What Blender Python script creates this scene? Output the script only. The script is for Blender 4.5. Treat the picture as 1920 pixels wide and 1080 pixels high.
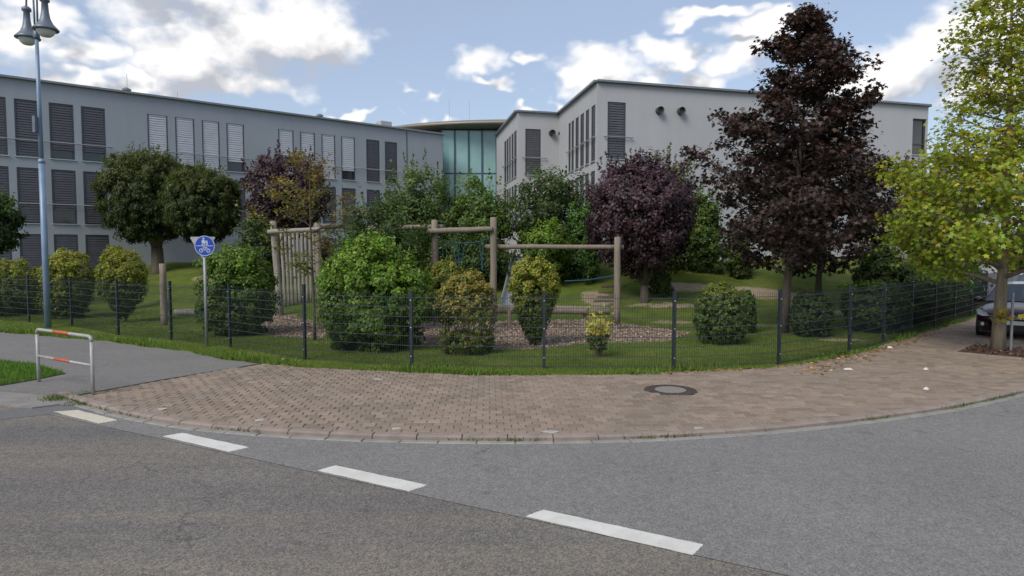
import bpy, math, random
import numpy as np
from mathutils import Vector

for o in list(bpy.data.objects):
    bpy.data.objects.remove(o, do_unlink=True)
sc = bpy.context.scene
col = sc.collection
rnd = random.Random(7)
rng = np.random.default_rng(11)
R = math.radians

# ------------------------------------------------------------------ camera
HC, FPX, HOR = 2.5, 1250.0, 470.0
PITCH = math.atan((540 - HOR) / FPX)
cam_d = bpy.data.cameras.new('camera')
cam_d.sensor_width = 36
cam_d.lens = 36 * FPX / 1920
cam_d.clip_end = 3000
cam = bpy.data.objects.new('camera', cam_d)
cam.location = (0, 0, HC)
cam.rotation_euler = (math.pi / 2 - PITCH, 0, 0)
col.objects.link(cam)
sc.camera = cam

# ------------------------------------------------------------------ light
SUN_EL, SUN_AZ = 44.0, math.atan2(-0.6, -0.8)      # sun behind the camera, to the left
sun_d = bpy.data.lights.new('sun', 'SUN')
sun_d.energy = 1.5
sun_d.angle = R(28)
sun_d.color = (1.0, 0.93, 0.83)
sun = bpy.data.objects.new('sun', sun_d)
sdir = Vector((math.sin(SUN_AZ) * math.cos(R(SUN_EL)), math.cos(SUN_AZ) * math.cos(R(SUN_EL)), math.sin(R(SUN_EL))))
sun.rotation_euler = sdir.to_track_quat('Z', 'Y').to_euler()
sun.location = sdir * 60
col.objects.link(sun)
sc.view_settings.view_transform = 'Standard'
sc.view_settings.look = 'None'
sc.view_settings.exposure = 0.85
sc.view_settings.gamma = 1.0

# world: Nishita sky with cumulus clouds
world = bpy.data.worlds.new('World')
sc.world = world
world.use_nodes = True
wt = world.node_tree
for n in list(wt.nodes):
    wt.nodes.remove(n)


def cloud_group():
    g = bpy.data.node_groups.new('cloud_field', 'ShaderNodeTree')
    g.interface.new_socket('P', in_out='INPUT', socket_type='NodeSocketVector')
    g.interface.new_socket('Density', in_out='OUTPUT', socket_type='NodeSocketFloat')
    N, L = g.nodes, g.links
    gi, go = N.new('NodeGroupInput'), N.new('NodeGroupOutput')
    sep = N.new('ShaderNodeSeparateXYZ')
    L.new(gi.outputs[0], sep.inputs[0])
    s, c = N.new('ShaderNodeMath'), N.new('ShaderNodeMath')
    s.operation, c.operation = 'SINE', 'COSINE'
    L.new(sep.outputs[0], s.inputs[0])
    L.new(sep.outputs[0], c.inputs[0])
    m = N.new('ShaderNodeMath')
    m.operation = 'MULTIPLY'
    m.inputs[1].default_value = 1.35
    L.new(sep.outputs[1], m.inputs[0])
    cmb = N.new('ShaderNodeCombineXYZ')
    L.new(s.outputs[0], cmb.inputs[0])
    L.new(c.outputs[0], cmb.inputs[1])
    L.new(m.outputs[0], cmb.inputs[2])
    fb = []
    for scale, det, off in ((7.0, 7.0, 3.1), (2.6, 2.0, 9.7)):
        ad = N.new('ShaderNodeVectorMath')
        ad.operation = 'ADD'
        ad.inputs[1].default_value = (off, off * .7, off * .3)
        L.new(cmb.outputs[0], ad.inputs[0])
        nz = N.new('ShaderNodeTexNoise')
        nz.inputs['Scale'].default_value = scale
        nz.inputs['Detail'].default_value = det
        nz.inputs['Roughness'].default_value = 0.6
        L.new(ad.outputs[0], nz.inputs['Vector'])
        fb.append(nz)
    blobs = [(470, 60, 190, 110), (340, 120, 130, 70), (330, -30, 180, 45), (600, 95, 100, 60), (470, 160, 120, 38),
             (60, 90, 140, 62), (-30, 50, 110, 120), (175, 90, 55, 45), (230, 165, 170, 26), (90, 20, 70, 40),
             (892, 135, 42, 48), (962, 108, 34, 20), (790, 176, 44, 13), (930, 178, 40, 14),
             (1130, 130, 92, 44), (1235, 85, 52, 30), (1090, 165, 45, 36), (1290, 150, 100, 36), (1300, 18, 80, 16),
             (1430, 45, 66, 40), (1360, 100, 70, 40), (1700, 115, 105, 60), (1800, 70, 95, 62), (1900, 20, 130, 60), (1640, 165, 90, 40),
             (1850, 150, 140, 40), (610, 226, 34, 12), (690, 232, 54, 12), (800, 228, 44, 9), (1010, 215, 40, 10)]
    pts = []
    for bx, by, rx, ry in blobs:
        u = (bx - 960) / FPX
        q = math.sqrt(1 + u * u)
        pts.append((math.atan(u), (HOR - by) / FPX / q, rx / FPX / q / q, ry / FPX / q))
    r2 = random.Random(5)
    while len(pts) < len(blobs) + 18:                  # the same kind of sky all round
        a, t = r2.uniform(-math.pi, math.pi), r2.uniform(0.02, 1.3) ** 1.2
        if abs(a) < .86 and t < .5:
            continue
        w = r2.uniform(.12, .26) * (1 + t)
        pts.append((a, t, w, w * r2.uniform(.4, .65) * (1 + t * .5)))
    wn = N.new('ShaderNodeTexNoise')                   # billowing edges: the field is warped by noise
    wn.inputs['Scale'].default_value = 9.0
    wn.inputs['Detail'].default_value = 3.0
    wn.inputs['Roughness'].default_value = 0.62
    L.new(cmb.outputs[0], wn.inputs['Vector'])
    ws_ = N.new('ShaderNodeVectorMath')
    ws_.operation = 'MULTIPLY_ADD'
    ws_.inputs[1].default_value = (0.20, 0.15, 0)
    ws_.inputs[2].default_value = (-0.10, -0.075, 0)
    L.new(wn.outputs['Color'], ws_.inputs[0])
    wp = N.new('ShaderNodeVectorMath')
    wp.operation = 'ADD'
    L.new(gi.outputs[0], wp.inputs[0])
    L.new(ws_.outputs[0], wp.inputs[1])
    prev = None
    for a, t, rx, ry in pts:
        v = N.new('ShaderNodeVectorMath')
        v.operation = 'MULTIPLY_ADD'
        v.inputs[1].default_value = (1 / rx, 1 / ry, 0)
        v.inputs[2].default_value = (-a / rx, -t / ry, 0)
        L.new(wp.outputs[0], v.inputs[0])
        ln = N.new('ShaderNodeVectorMath')
        ln.operation = 'LENGTH'
        L.new(v.outputs[0], ln.inputs[0])
        if prev is None:
            prev = ln.outputs['Value']
        else:
            mn = N.new('ShaderNodeMath')
            mn.operation = 'MINIMUM'
            L.new(prev, mn.inputs[0])
            L.new(ln.outputs['Value'], mn.inputs[1])
            prev = mn.outputs[0]
    mr = N.new('ShaderNodeMapRange')                   # nearness to a cloud heart
    mr.inputs['From Min'].default_value = 0.0
    mr.inputs['From Max'].default_value = 2.0
    mr.inputs['To Min'].default_value = 0.78
    mr.inputs['To Max'].default_value = -0.95
    L.new(prev, mr.inputs['Value'])
    acc = mr.outputs[0]
    for nz, amp in zip(fb, (2.3, 0.7)):
        a1 = N.new('ShaderNodeMath')
        a1.operation = 'SUBTRACT'
        a1.inputs[1].default_value = 0.5
        L.new(nz.outputs['Fac'], a1.inputs[0])
        a2 = N.new('ShaderNodeMath')
        a2.operation = 'MULTIPLY_ADD'
        a2.inputs[1].default_value = amp
        L.new(a1.outputs[0], a2.inputs[0])
        L.new(acc, a2.inputs[2])
        acc = a2.outputs[0]
    L.new(acc, go.inputs[0])
    return g


def build_world():
    N, L = wt.nodes, wt.links
    out = N.new('ShaderNodeOutputWorld')
    bg = N.new('ShaderNodeBackground')
    bg.inputs['Strength'].default_value = 0.1
    L.new(bg.outputs[0], out.inputs[0])
    sky = N.new('ShaderNodeTexSky')
    sky.sky_type = 'NISHITA'
    sky.sun_disc = False
    sky.sun_elevation = R(SUN_EL)
    sky.sun_rotation = SUN_AZ
    sky.air_density, sky.dust_density, sky.ozone_density = 1.0, 1.2, 1.5
    tc = N.new('ShaderNodeTexCoord')
    sep = N.new('ShaderNodeSeparateXYZ')
    L.new(tc.outputs['Generated'], sep.inputs[0])
    at2 = N.new('ShaderNodeMath')
    at2.operation = 'ARCTAN2'
    L.new(sep.outputs[0], at2.inputs[0])
    L.new(sep.outputs[1], at2.inputs[1])
    hx = N.new('ShaderNodeCombineXYZ')
    L.new(sep.outputs[0], hx.inputs[0])
    L.new(sep.outputs[1], hx.inputs[1])
    ln = N.new('ShaderNodeVectorMath')
    ln.operation = 'LENGTH'
    L.new(hx.outputs[0], ln.inputs[0])
    mx = N.new('ShaderNodeMath')
    mx.operation = 'MAXIMUM'
    mx.inputs[1].default_value = 0.05
    L.new(ln.outputs['Value'], mx.inputs[0])
    dv = N.new('ShaderNodeMath')
    dv.operation = 'DIVIDE'
    L.new(sep.outputs[2], dv.inputs[0])
    L.new(mx.outputs[0], dv.inputs[1])
    p = N.new('ShaderNodeCombineXYZ')
    L.new(at2.outputs[0], p.inputs[0])
    L.new(dv.outputs[0], p.inputs[1])
    g = cloud_group()
    ds = []
    for off in ((0, 0, 0), (-0.022, 0.04, 0)):
        ad = N.new('ShaderNodeVectorMath')
        ad.operation = 'ADD'
        ad.inputs[1].default_value = off
        L.new(p.outputs[0], ad.inputs[0])
        gn = N.new('ShaderNodeGroup')
        gn.node_tree = g
        L.new(ad.outputs[0], gn.inputs[0])
        ds.append(gn.outputs[0])

    def mrange(src, a, b, c, d, kind='SMOOTHSTEP'):
        m = N.new('ShaderNodeMapRange')
        m.interpolation_type = kind
        for k, v in zip(('From Min', 'From Max', 'To Min', 'To Max'), (a, b, c, d)):
            m.inputs[k].default_value = v
        L.new(src, m.inputs['Value'])
        return m.outputs[0]

    def math_(op, a, b):
        m = N.new('ShaderNodeMath')
        m.operation = op
        for i, x in enumerate((a, b)):
            if isinstance(x, (int, float)):
                m.inputs[i].default_value = x
            else:
                L.new(x, m.inputs[i])
        return m.outputs[0]
    mask = mrange(ds[0], -0.32, 0.45, 0, 0.97)
    thick = mrange(ds[1], -0.2, 0.85, 1.0, 0.12)          # more cloud towards the sun: greyer
    fine = mrange(math_('SUBTRACT', ds[0], ds[1]), -0.7, 0.7, -0.45, 0.45, 'LINEAR')
    lit = math_('ADD', thick, fine)
    mixc = N.new('ShaderNodeMix')
    mixc.data_type = 'RGBA'
    mixc.inputs['A'].default_value = CLOUD_GREY
    mixc.inputs['B'].default_value = CLOUD_WHITE
    L.new(lit, mixc.inputs['Factor'])
    sc_ = N.new('ShaderNodeMix')                        # thin high veil over the blue
    sc_.data_type = 'RGBA'
    sc_.inputs['Factor'].default_value = 0.55
    L.new(sky.outputs[0], sc_.inputs['A'])
    sc_.inputs['B'].default_value = VEIL
    fin = N.new('ShaderNodeMix')
    fin.data_type = 'RGBA'
    L.new(mask, fin.inputs['Factor'])
    L.new(sc_.outputs['Result'], fin.inputs['A'])
    L.new(mixc.outputs['Result'], fin.inputs['B'])
    L.new(fin.outputs['Result'], bg.inputs['Color'])


CLOUD_GREY = (2.9, 3.0, 3.3, 1)
CLOUD_WHITE = (6.1, 6.0, 5.9, 1)
VEIL = (2.65, 3.0, 3.75, 1)
build_world()
world.cycles.sampling_method = 'MANUAL'
world.cycles.sample_map_resolution = 256

# ------------------------------------------------------------------ geometry helpers
CP, SP = math.cos(PITCH), math.sin(PITCH)


def ray(px, py):
    u, v = (px - 960) / FPX, (540 - py) / FPX
    return Vector((u, CP + v * SP, v * CP - SP))


def G(px, py, z=0.0):
    d = ray(px, py)
    t = (z - HC) / d.z
    return Vector((d.x * t, d.y * t, z))


def D(px, py, Y):
    d = ray(px, py)
    t = Y / d.y
    return Vector((d.x * t, Y, HC + d.z * t))


def on_plane(px, py, P, d):
    r = ray(px, py)
    # P + s d = t r (xy)
    det = d[0] * -r.y + r.x * d[1]
    s = (-P[0] * -r.y - r.x * P[1]) / det
    X, Y = P[0] + s * d[0], P[1] + s * d[1]
    return s, HC + r.z * (Y / r.y)


def tag(o, label=None, cat=None, group=None, kind=None):
    if label:
        o['label'] = label
    if cat:
        o['category'] = cat
    if group:
        o['group'] = group
    if kind:
        o['kind'] = kind
    return o


def empty(name, loc, label, cat, group=None):
    o = bpy.data.objects.new(name, None)
    o.location = loc
    o.empty_display_size = .2
    col.objects.link(o)
    tag(o, label, cat, group)
    return o


class MB:
    def __init__(s):
        s.v, s.f = [], []

    def add(s, vs, fs):
        b = len(s.v)
        s.v += [tuple(x) for x in vs]
        s.f += [tuple(i + b for i in f) for f in fs]
        return s

    def quad(s, a, b, c, d):
        return s.add((a, b, c, d), ((0, 1, 2, 3),))

    def obox(s, c, ax, ay, az):
        """box from centre and three half-axis vectors"""
        c, ax, ay, az = Vector(c), Vector(ax), Vector(ay), Vector(az)
        vs = [c + i * ax + j * ay + k * az for k in (-1, 1) for j in (-1, 1) for i in (-1, 1)]
        return s.add(vs, ((0, 2, 3, 1), (4, 5, 7, 6), (0, 1, 5, 4), (2, 6, 7, 3), (0, 4, 6, 2), (1, 3, 7, 5)))

    def box(s, x0, x1, y0, y1, z0, z1):
        return s.obox(((x0 + x1) / 2, (y0 + y1) / 2, (z0 + z1) / 2), ((x1 - x0) / 2, 0, 0), (0, (y1 - y0) / 2, 0), (0, 0, (z1 - z0) / 2))

    def tube(s, pts, rad, n=8, cap=True):
        pts = [Vector(p) for p in pts]
        if isinstance(rad, (int, float)):
            rad = [rad] * len(pts)
        b = len(s.v)
        prev = None
        for i, p in enumerate(pts):
            t = (pts[min(i + 1, len(pts) - 1)] - pts[max(i - 1, 0)])
            t = t.normalized() if t.length > 1e-9 else Vector((0, 0, 1))
            if prev is None:
                a = t.cross(Vector((0, 0, 1)) if abs(t.z) < .95 else Vector((1, 0, 0))).normalized()
            else:
                a = (prev - t * prev.dot(t)).normalized()
            prev = a
            c = t.cross(a)
            for k in range(n):
                w = 2 * math.pi * k / n
                s.v.append(tuple(p + (a * math.cos(w) + c * math.sin(w)) * rad[i]))
        for i in range(len(pts) - 1):
            for k in range(n):
                k2 = (k + 1) % n
                s.f.append((b + i * n + k, b + i * n + k2, b + (i + 1) * n + k2, b + (i + 1) * n + k))
        if cap:
            s.f.append(tuple(b + k for k in reversed(range(n))))
            e = b + (len(pts) - 1) * n
            s.f.append(tuple(e + k for k in range(n)))
        return s

    def lathe(s, c, prof, n=20):
        """prof: (radius, z) list about vertical axis at c"""
        b = len(s.v)
        for r, z in prof:
            for k in range(n):
                w = 2 * math.pi * k / n
                s.v.append((c[0] + r * math.cos(w), c[1] + r * math.sin(w), c[2] + z))
        for i in range(len(prof) - 1):
            for k in range(n):
                k2 = (k + 1) % n
                s.f.append((b + i * n + k, b + i * n + k2, b + (i + 1) * n + k2, b + (i + 1) * n + k))
        s.f.append(tuple(b + k for k in reversed(range(n))))
        e = b + (len(prof) - 1) * n
        s.f.append(tuple(e + k for k in range(n)))
        return s

    def prism(s, poly, z0, z1):
        n = len(poly)
        vs = [(p[0], p[1], z0) for p in poly] + [(p[0], p[1], z1) for p in poly]
        fs = [tuple(range(n, 2 * n)), tuple(reversed(range(n)))]
        fs += [(i, (i + 1) % n, (i + 1) % n + n, i + n) for i in range(n)]
        return s.add(vs, fs)

    def build(s, name, mat, parent=None, origin=None, smooth=False):
        o0 = Vector(origin) if origin is not None else (root_loc(parent) if parent else Vector((0, 0, 0)))
        me = bpy.data.meshes.new(name)
        me.from_pydata([(x - o0.x, y - o0.y, z - o0.z) for x, y, z in s.v], [], s.f)
        me.materials.append(mat)
        if smooth:
            me.polygons.foreach_set('use_smooth', [True] * len(me.polygons))
        o = bpy.data.objects.new(name, me)
        col.objects.link(o)
        if parent:
            o.parent = parent
        else:
            o.location = o0
        return o


def root_loc(o):
    while o.parent:
        o = o.parent
    return Vector(o.location)


# ------------------------------------------------------------------ materials
def mat_base(name):
    m = bpy.data.materials.new(name)
    m.use_nodes = True
    nt = m.node_tree
    return m, nt, nt.nodes['Principled BSDF']


def noise(nt, scale, detail=4, rough=.55, vec=None):
    n = nt.nodes.new('ShaderNodeTexNoise')
    n.inputs['Scale'].default_value = scale
    n.inputs['Detail'].default_value = detail
    n.inputs['Roughness'].default_value = rough
    if vec is None:
        g = nt.nodes.new('ShaderNodeNewGeometry')
        vec = g.outputs['Position']
    nt.links.new(vec, n.inputs['Vector'])
    return n.outputs['Fac']


def ramp(nt, fac, stops):
    r = nt.nodes.new('ShaderNodeValToRGB')
    e = r.color_ramp.elements
    while len(e) < len(stops):
        e.new(.5)
    for k, (p, c) in enumerate(stops):
        e[k].position = p
        e[k].color = (*c, 1)
    nt.links.new(fac, r.inputs[0])
    return r.outputs[0]


def mixc(nt, kind, fac, a, b):
    m = nt.nodes.new('ShaderNodeMix')
    m.data_type = 'RGBA'
    m.blend_type = kind
    for key, x in (('Factor', fac), ('A', a), ('B', b)):
        if isinstance(x, (int, float)):
            m.inputs[key].default_value = x
        elif isinstance(x, tuple):
            m.inputs[key].default_value = (*x, 1)
        else:
            nt.links.new(x, m.inputs[key])
    return m.outputs['Result']


def bump(nt, b, fac, dist, strength=.6):
    n = nt.nodes.new('ShaderNodeBump')
    n.inputs['Strength'].default_value = strength
    n.inputs['Distance'].default_value = dist
    nt.links.new(fac, n.inputs['Height'])
    nt.links.new(n.outputs[0], b.inputs['Normal'])


def simple(name, c, rough=.6, metal=0, var=.25, scale=6, bmp=0, spec=.5):
    m, nt, b = mat_base(name)
    lo = tuple(x * (1 - var) for x in c)
    hi = tuple(min(1, x * (1 + var)) for x in c)
    f = noise(nt, scale, 5)
    nt.links.new(ramp(nt, f, ((.3, lo), (.7, hi))), b.inputs['Base Color'])
    b.inputs['Roughness'].default_value = rough
    b.inputs['Metallic'].default_value = metal
    b.inputs['Specular IOR Level'].default_value = spec
    if bmp:
        bump(nt, b, noise(nt, scale * 6, 4), bmp)
    return m


def asphalt(name, c, fleck, var=.12, tint=(1, 1, 1), big=.5, track=False):
    m, nt, b = mat_base(name)
    v = nt.nodes.new('ShaderNodeTexVoronoi')
    g = nt.nodes.new('ShaderNodeNewGeometry')
    nt.links.new(g.outputs['Position'], v.inputs['Vector'])
    v.inputs['Scale'].default_value = 72
    grains = ramp(nt, v.outputs['Color'], ((.1, tuple(x * (1 - fleck) for x in c)), (.5, c), (.92, tuple(x * (1 + fleck * 1.25) * t for x, t in zip(c, tint)))))
    patches = ramp(nt, noise(nt, big, 5, .6), ((.3, (1 - var,) * 3), (.7, (1 + var,) * 3)))
    mid = ramp(nt, noise(nt, 9, 4, .6), ((.3, (.9,) * 3), (.7, (1.1,) * 3)))
    c1 = mixc(nt, 'MULTIPLY', 1.0, grains, patches)
    dw = nt.nodes.new('ShaderNodeVectorMath')             # a few fine cracks and oil spots
    dw.operation = 'ADD'
    dn = nt.nodes.new('ShaderNodeTexNoise')
    dn.inputs['Scale'].default_value = 1.7
    dn.inputs['Detail'].default_value = 5
    nt.links.new(g.outputs['Position'], dn.inputs['Vector'])
    nt.links.new(g.outputs['Position'], dw.inputs[0])
    nt.links.new(dn.outputs['Color'], dw.inputs[1])
    cr = nt.nodes.new('ShaderNodeTexVoronoi')
    cr.feature = 'DISTANCE_TO_EDGE'
    cr.inputs['Scale'].default_value = .3
    nt.links.new(dw.outputs[0], cr.inputs['Vector'])
    line = ramp(nt, cr.outputs['Distance'], ((.0015, (.6, .6, .6)), (.004, (1, 1, 1))))
    gate = ramp(nt, noise(nt, .45, 2), ((.52, (0, 0, 0)), (.58, (1, 1, 1))))
    c1 = mixc(nt, 'MULTIPLY', gate, c1, line)
    c1 = mixc(nt, 'MULTIPLY', 1.0, c1, ramp(nt, noise(nt, 2.6, 2), ((.25, (.78, .78, .79)), (.33, (1, 1, 1)))))
    if track:                                             # wheel-polished lanes along the road, cool and dark
        mp = nt.nodes.new('ShaderNodeMapping')
        mp.inputs['Rotation'].default_value = (0, 0, R(28.6))
        mp.inputs['Scale'].default_value = (.07, .75, 1)
        nt.links.new(g.outputs['Position'], mp.inputs['Vector'])
        c1 = mixc(nt, 'MULTIPLY', 1.0, c1, ramp(nt, noise(nt, 1.0, 4, .6, mp.outputs[0]), ((.36, (.80, .83, .90)), (.58, (1.08, 1.05, 1.0)))))
    nt.links.new(mixc(nt, 'MULTIPLY', 1.0, c1, mid), b.inputs['Base Color'])
    b.inputs['Roughness'].default_value = .85
    b.inputs['Specular IOR Level'].default_value = .3
    bump(nt, b, v.outputs['Distance'], .004, .7)
    return m


M = {}
M['road_old'] = asphalt('old_asphalt', (.147, .141, .133), .4, .12, (1.1, 1.0, .88), track=True)
M['road_new'] = asphalt('grey_asphalt', (.178, .174, .168), .3, .08)
M['path'] = asphalt('path_asphalt', (.168, .161, .154), .16, .07)
M['patch'] = asphalt('patch_asphalt', (.135, .135, .14), .15, .06)
M['concrete'] = simple('concrete', (.205, .195, .18), .85, var=.16, scale=3, bmp=.003)
M['gutter'] = simple('gutter_concrete', (.235, .23, .21), .85, var=.16, scale=5, bmp=.003)
M['kerb'] = simple('kerb_concrete', (.24, .195, .17), .85, var=.18, scale=5, bmp=.003)
M['joint'] = simple('joint_sand', (.165, .148, .115), .95, var=.35, scale=14, bmp=.004)
M['paint'] = simple('road_paint', (.56, .56, .53), .7, var=.07, scale=30, bmp=.001)
M['paint_y'] = simple('aged_road_paint', (.52, .47, .35), .7, var=.08, scale=30, bmp=.001)
def worn_paint(name, c):
    m, nt, b = mat_base(name)
    wear = ramp(nt, noise(nt, 34, 6, .75), ((.28, (.45, .45, .45)), (.40, (1, 1, 1))))
    dirt = ramp(nt, noise(nt, 3.5, 5, .65), ((.3, (.84, .83, .8)), (.65, (1.02, 1.02, 1.02))))
    nt.links.new(mixc(nt, 'MULTIPLY', 1, mixc(nt, 'MULTIPLY', 1, c, wear), dirt), b.inputs['Base Color'])
    b.inputs['Roughness'].default_value = .75
    bump(nt, b, noise(nt, 70, 3), .002)
    return m


M['paint'] = worn_paint('road_paint', (.6, .6, .57))
M['paint_y'] = worn_paint('aged_road_paint', (.54, .5, .41))
M['white_scrap'] = simple('white_scrap', (.55, .55, .55), .7, var=.1)
M['mortar'] = simple('mortar', (.36, .345, .32), .85, var=.2, scale=20)
M['orange'] = simple('orange_spray', (.75, .13, .07), .6, var=.1)


def stone_mat(name, island):
    m, nt, b = mat_base(name)
    if island:
        r = nt.nodes.new('ShaderNodeNewGeometry').outputs['Random Per Island']
    else:
        r = nt.nodes.new('ShaderNodeObjectInfo').outputs['Random']
    c = ramp(nt, r, ((0, (.2, .158, .125)), (.45, (.246, .194, .155)), (.85, (.265, .211, .17)), (1, (.295, .236, .19))))
    p = ramp(nt, noise(nt, .7, 5, .62), ((.3, (.82, .86, .86)), (.72, (1.1, 1.06, 1.02))))
    s = ramp(nt, noise(nt, 45, 3), ((.3, (.86,) * 3), (.7, (1.12,) * 3)))
    nt.links.new(mixc(nt, 'MULTIPLY', 1, mixc(nt, 'MULTIPLY', 1, c, p), s), b.inputs['Base Color'])
    b.inputs['Roughness'].default_value = .88
    b.inputs['Specular IOR Level'].default_value = .3
    bump(nt, b, noise(nt, 120, 3), .002)
    return m


M['stone'] = stone_mat('paving_stone', False)
M['stones'] = stone_mat('paving_stones_far', True)

# plaster with rain streaks
def plaster(name, c):
    m, nt, b = mat_base(name)
    g = nt.nodes.new('ShaderNodeNewGeometry')
    mp = nt.nodes.new('ShaderNodeMapping')
    mp.inputs['Scale'].default_value = (1.6, 1.6, .12)
    nt.links.new(g.outputs['Position'], mp.inputs['Vector'])
    streak = ramp(nt, noise(nt, 1.0, 5, .6, mp.outputs[0]), ((.3, (.96, .96, .96)), (.7, (1.025, 1.025, 1.025))))
    blot = ramp(nt, noise(nt, .35, 4), ((.3, (.95,) * 3), (.7, (1.04,) * 3)))
    nt.links.new(mixc(nt, 'MULTIPLY', 1, mixc(nt, 'MULTIPLY', 1, c, streak), blot), b.inputs['Base Color'])
    b.inputs['Roughness'].default_value = .9
    b.inputs['Specular IOR Level'].default_value = .25
    bump(nt, b, noise(nt, 60, 3), .004, .4)
    return m


M['plaster_grey'] = plaster('grey_plaster', (.318, .345, .388))
M['plaster_white'] = plaster('white_plaster', (.39, .398, .42))
M['coping'] = simple('metal_coping', (.22, .235, .25), .4, .6, var=.1)
M['roof_flat'] = simple('roof_gravel', (.25, .25, .25), .9)
M['reveal'] = simple('window_frame', (.07, .075, .085), .5, .3, var=.1)
M['blind_dark'] = simple('dark_blind', (.082, .084, .098), .5, .2, var=.12, scale=2)
M['blind_light'] = simple('light_blind', (.50, .52, .56), .5, .1, var=.06, scale=2)
M['sill'] = simple('metal_sill', (.5, .52, .55), .4, .5, var=.08)
M['rail'] = simple('steel_rail', (.42, .44, .47), .35, .7, var=.05)
M['duct'] = simple('vent_duct', (.06, .06, .06), .6, var=.2)
M['canopy_roof'] = simple('roof_metal', (.2, .18, .145), .45, .2, var=.06, scale=.6)
M['soffit'] = simple('soffit', (.07, .068, .065), .7, var=.1)


def glass(name, c, rough=.05, spec=.8):
    m, nt, b = mat_base(name)
    f = noise(nt, .6, 3)
    nt.links.new(ramp(nt, f, ((.3, tuple(x * .85 for x in c)), (.7, tuple(x * 1.15 for x in c)))), b.inputs['Base Color'])
    b.inputs['Roughness'].default_value = rough
    b.inputs['Specular IOR Level'].default_value = spec
    return m


M['glass'] = glass('dark_glass', (.02, .025, .03))
M['teal'] = glass('teal_glass', (.20, .36, .37), .12, .7)
M['mullion'] = simple('mullion', (.05, .09, .12), .4, .4)
M['fence'] = simple('fence_coating', (.02, .03, .04), .45, .2, var=.2, scale=12)
M['bar'] = simple('fence_bar_coating', (.048, .058, .075), .4, .3, var=.2, scale=12)
M['fixing'] = simple('zinc_fixing', (.6, .6, .6), .35, .8)
M['galv'] = simple('galvanised', (.27, .28, .29), .5, .35, var=.15, scale=12)
M['lamp'] = simple('blue_lamp_paint', (.19, .27, .385), .42, .1, var=.1, scale=3)
M['lampdark'] = simple('lamp_shade_paint', (.13, .16, .2), .45, .2, var=.12)
M['lampglass'] = simple('lamp_cover', (.62, .62, .6), .25, var=.04)
M['blue'] = simple('sign_blue', (.005, .045, .36), .4, var=.05)
M['signwhite'] = simple('sign_white', (.42, .47, .58), .4, var=.04)
M['signback'] = simple('sign_back', (.36, .37, .36), .5, .3, var=.1)
M['barrier'] = simple('barrier_paint', (.33, .33, .325), .5, .1, var=.15, scale=10)
M['redband'] = simple('orange_red_band', (.42, .085, .03), .5, var=.15, scale=20)
M['yellow'] = simple('yellow_sticker', (.6, .5, .12), .5)


def wood_mat(name, c, var=.3):
    m, nt, b = mat_base(name)
    g = nt.nodes.new('ShaderNodeNewGeometry')
    mp = nt.nodes.new('ShaderNodeMapping')
    mp.inputs['Scale'].default_value = (14, 14, 1.2)
    nt.links.new(g.outputs['Position'], mp.inputs['Vector'])
    f = noise(nt, 1.0, 6, .65, mp.outputs[0])
    nt.links.new(ramp(nt, f, ((.28, tuple(x * (1 - var) for x in c)), (.72, tuple(x * (1 + var) for x in c)))), b.inputs['Base Color'])
    b.inputs['Roughness'].default_value = .85
    bump(nt, b, f, .01)
    return m


M['log'] = wood_mat('weathered_log', (.195, .165, .13))
M['log_pale'] = wood_mat('pale_log', (.255, .235, .205))
M['bark'] = wood_mat('bark', (.085, .068, .05), .45)
M['bark_pale'] = wood_mat('pale_bark', (.19, .155, .11), .4)
M['stem'] = wood_mat('shrub_stem', (.15, .115, .075), .4)
M['rope'] = simple('blue_rope', (.012, .07, .10), .7, var=.3, scale=40)
M['slide'] = simple('slide_steel', (.42, .44, .46), .35, .5, var=.1)
M['mulch'] = simple('bark_mulch', (.075, .04, .026), .95, var=.5, scale=40, bmp=.02)
M['iron'] = simple('cast_iron', (.072, .052, .045), .7, .3, var=.25, scale=25, bmp=.002)
M['lid'] = simple('lid_concrete', (.205, .19, .175), .85, var=.2, scale=18, bmp=.002)


def leaf_mat(name, trans=.38, gloss=.5):
    m = bpy.data.materials.new(name)
    m.use_nodes = True
    nt = m.node_tree
    b = nt.nodes['Principled BSDF']
    a = nt.nodes.new('ShaderNodeAttribute')
    a.attribute_name = 'Col'
    nt.links.new(a.outputs['Color'], b.inputs['Base Color'])
    b.inputs['Roughness'].default_value = gloss
    b.inputs['Specular IOR Level'].default_value = .35
    t = nt.nodes.new('ShaderNodeBsdfTranslucent')
    nt.links.new(mixc(nt, 'MULTIPLY', 1, a.outputs['Color'], (1.25, 1.3, .7)), t.inputs['Color'])
    mx = nt.nodes.new('ShaderNodeMixShader')
    mx.inputs[0].default_value = trans
    nt.links.new(b.outputs[0], mx.inputs[1])
    nt.links.new(t.outputs[0], mx.inputs[2])
    nt.links.new(mx.outputs[0], nt.nodes['Material Output'].inputs[0])
    return m


M['leaf'] = leaf_mat('leaf')
M['leaf_thin'] = leaf_mat('leaf_thin', .42, .5)
M['leaf_dark'] = leaf_mat('leaf_dark', .15, .5)
M['grass'] = leaf_mat('grass_blade', .35, .6)
M['chip'] = leaf_mat('wood_chip', 0.0, .9)

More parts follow.
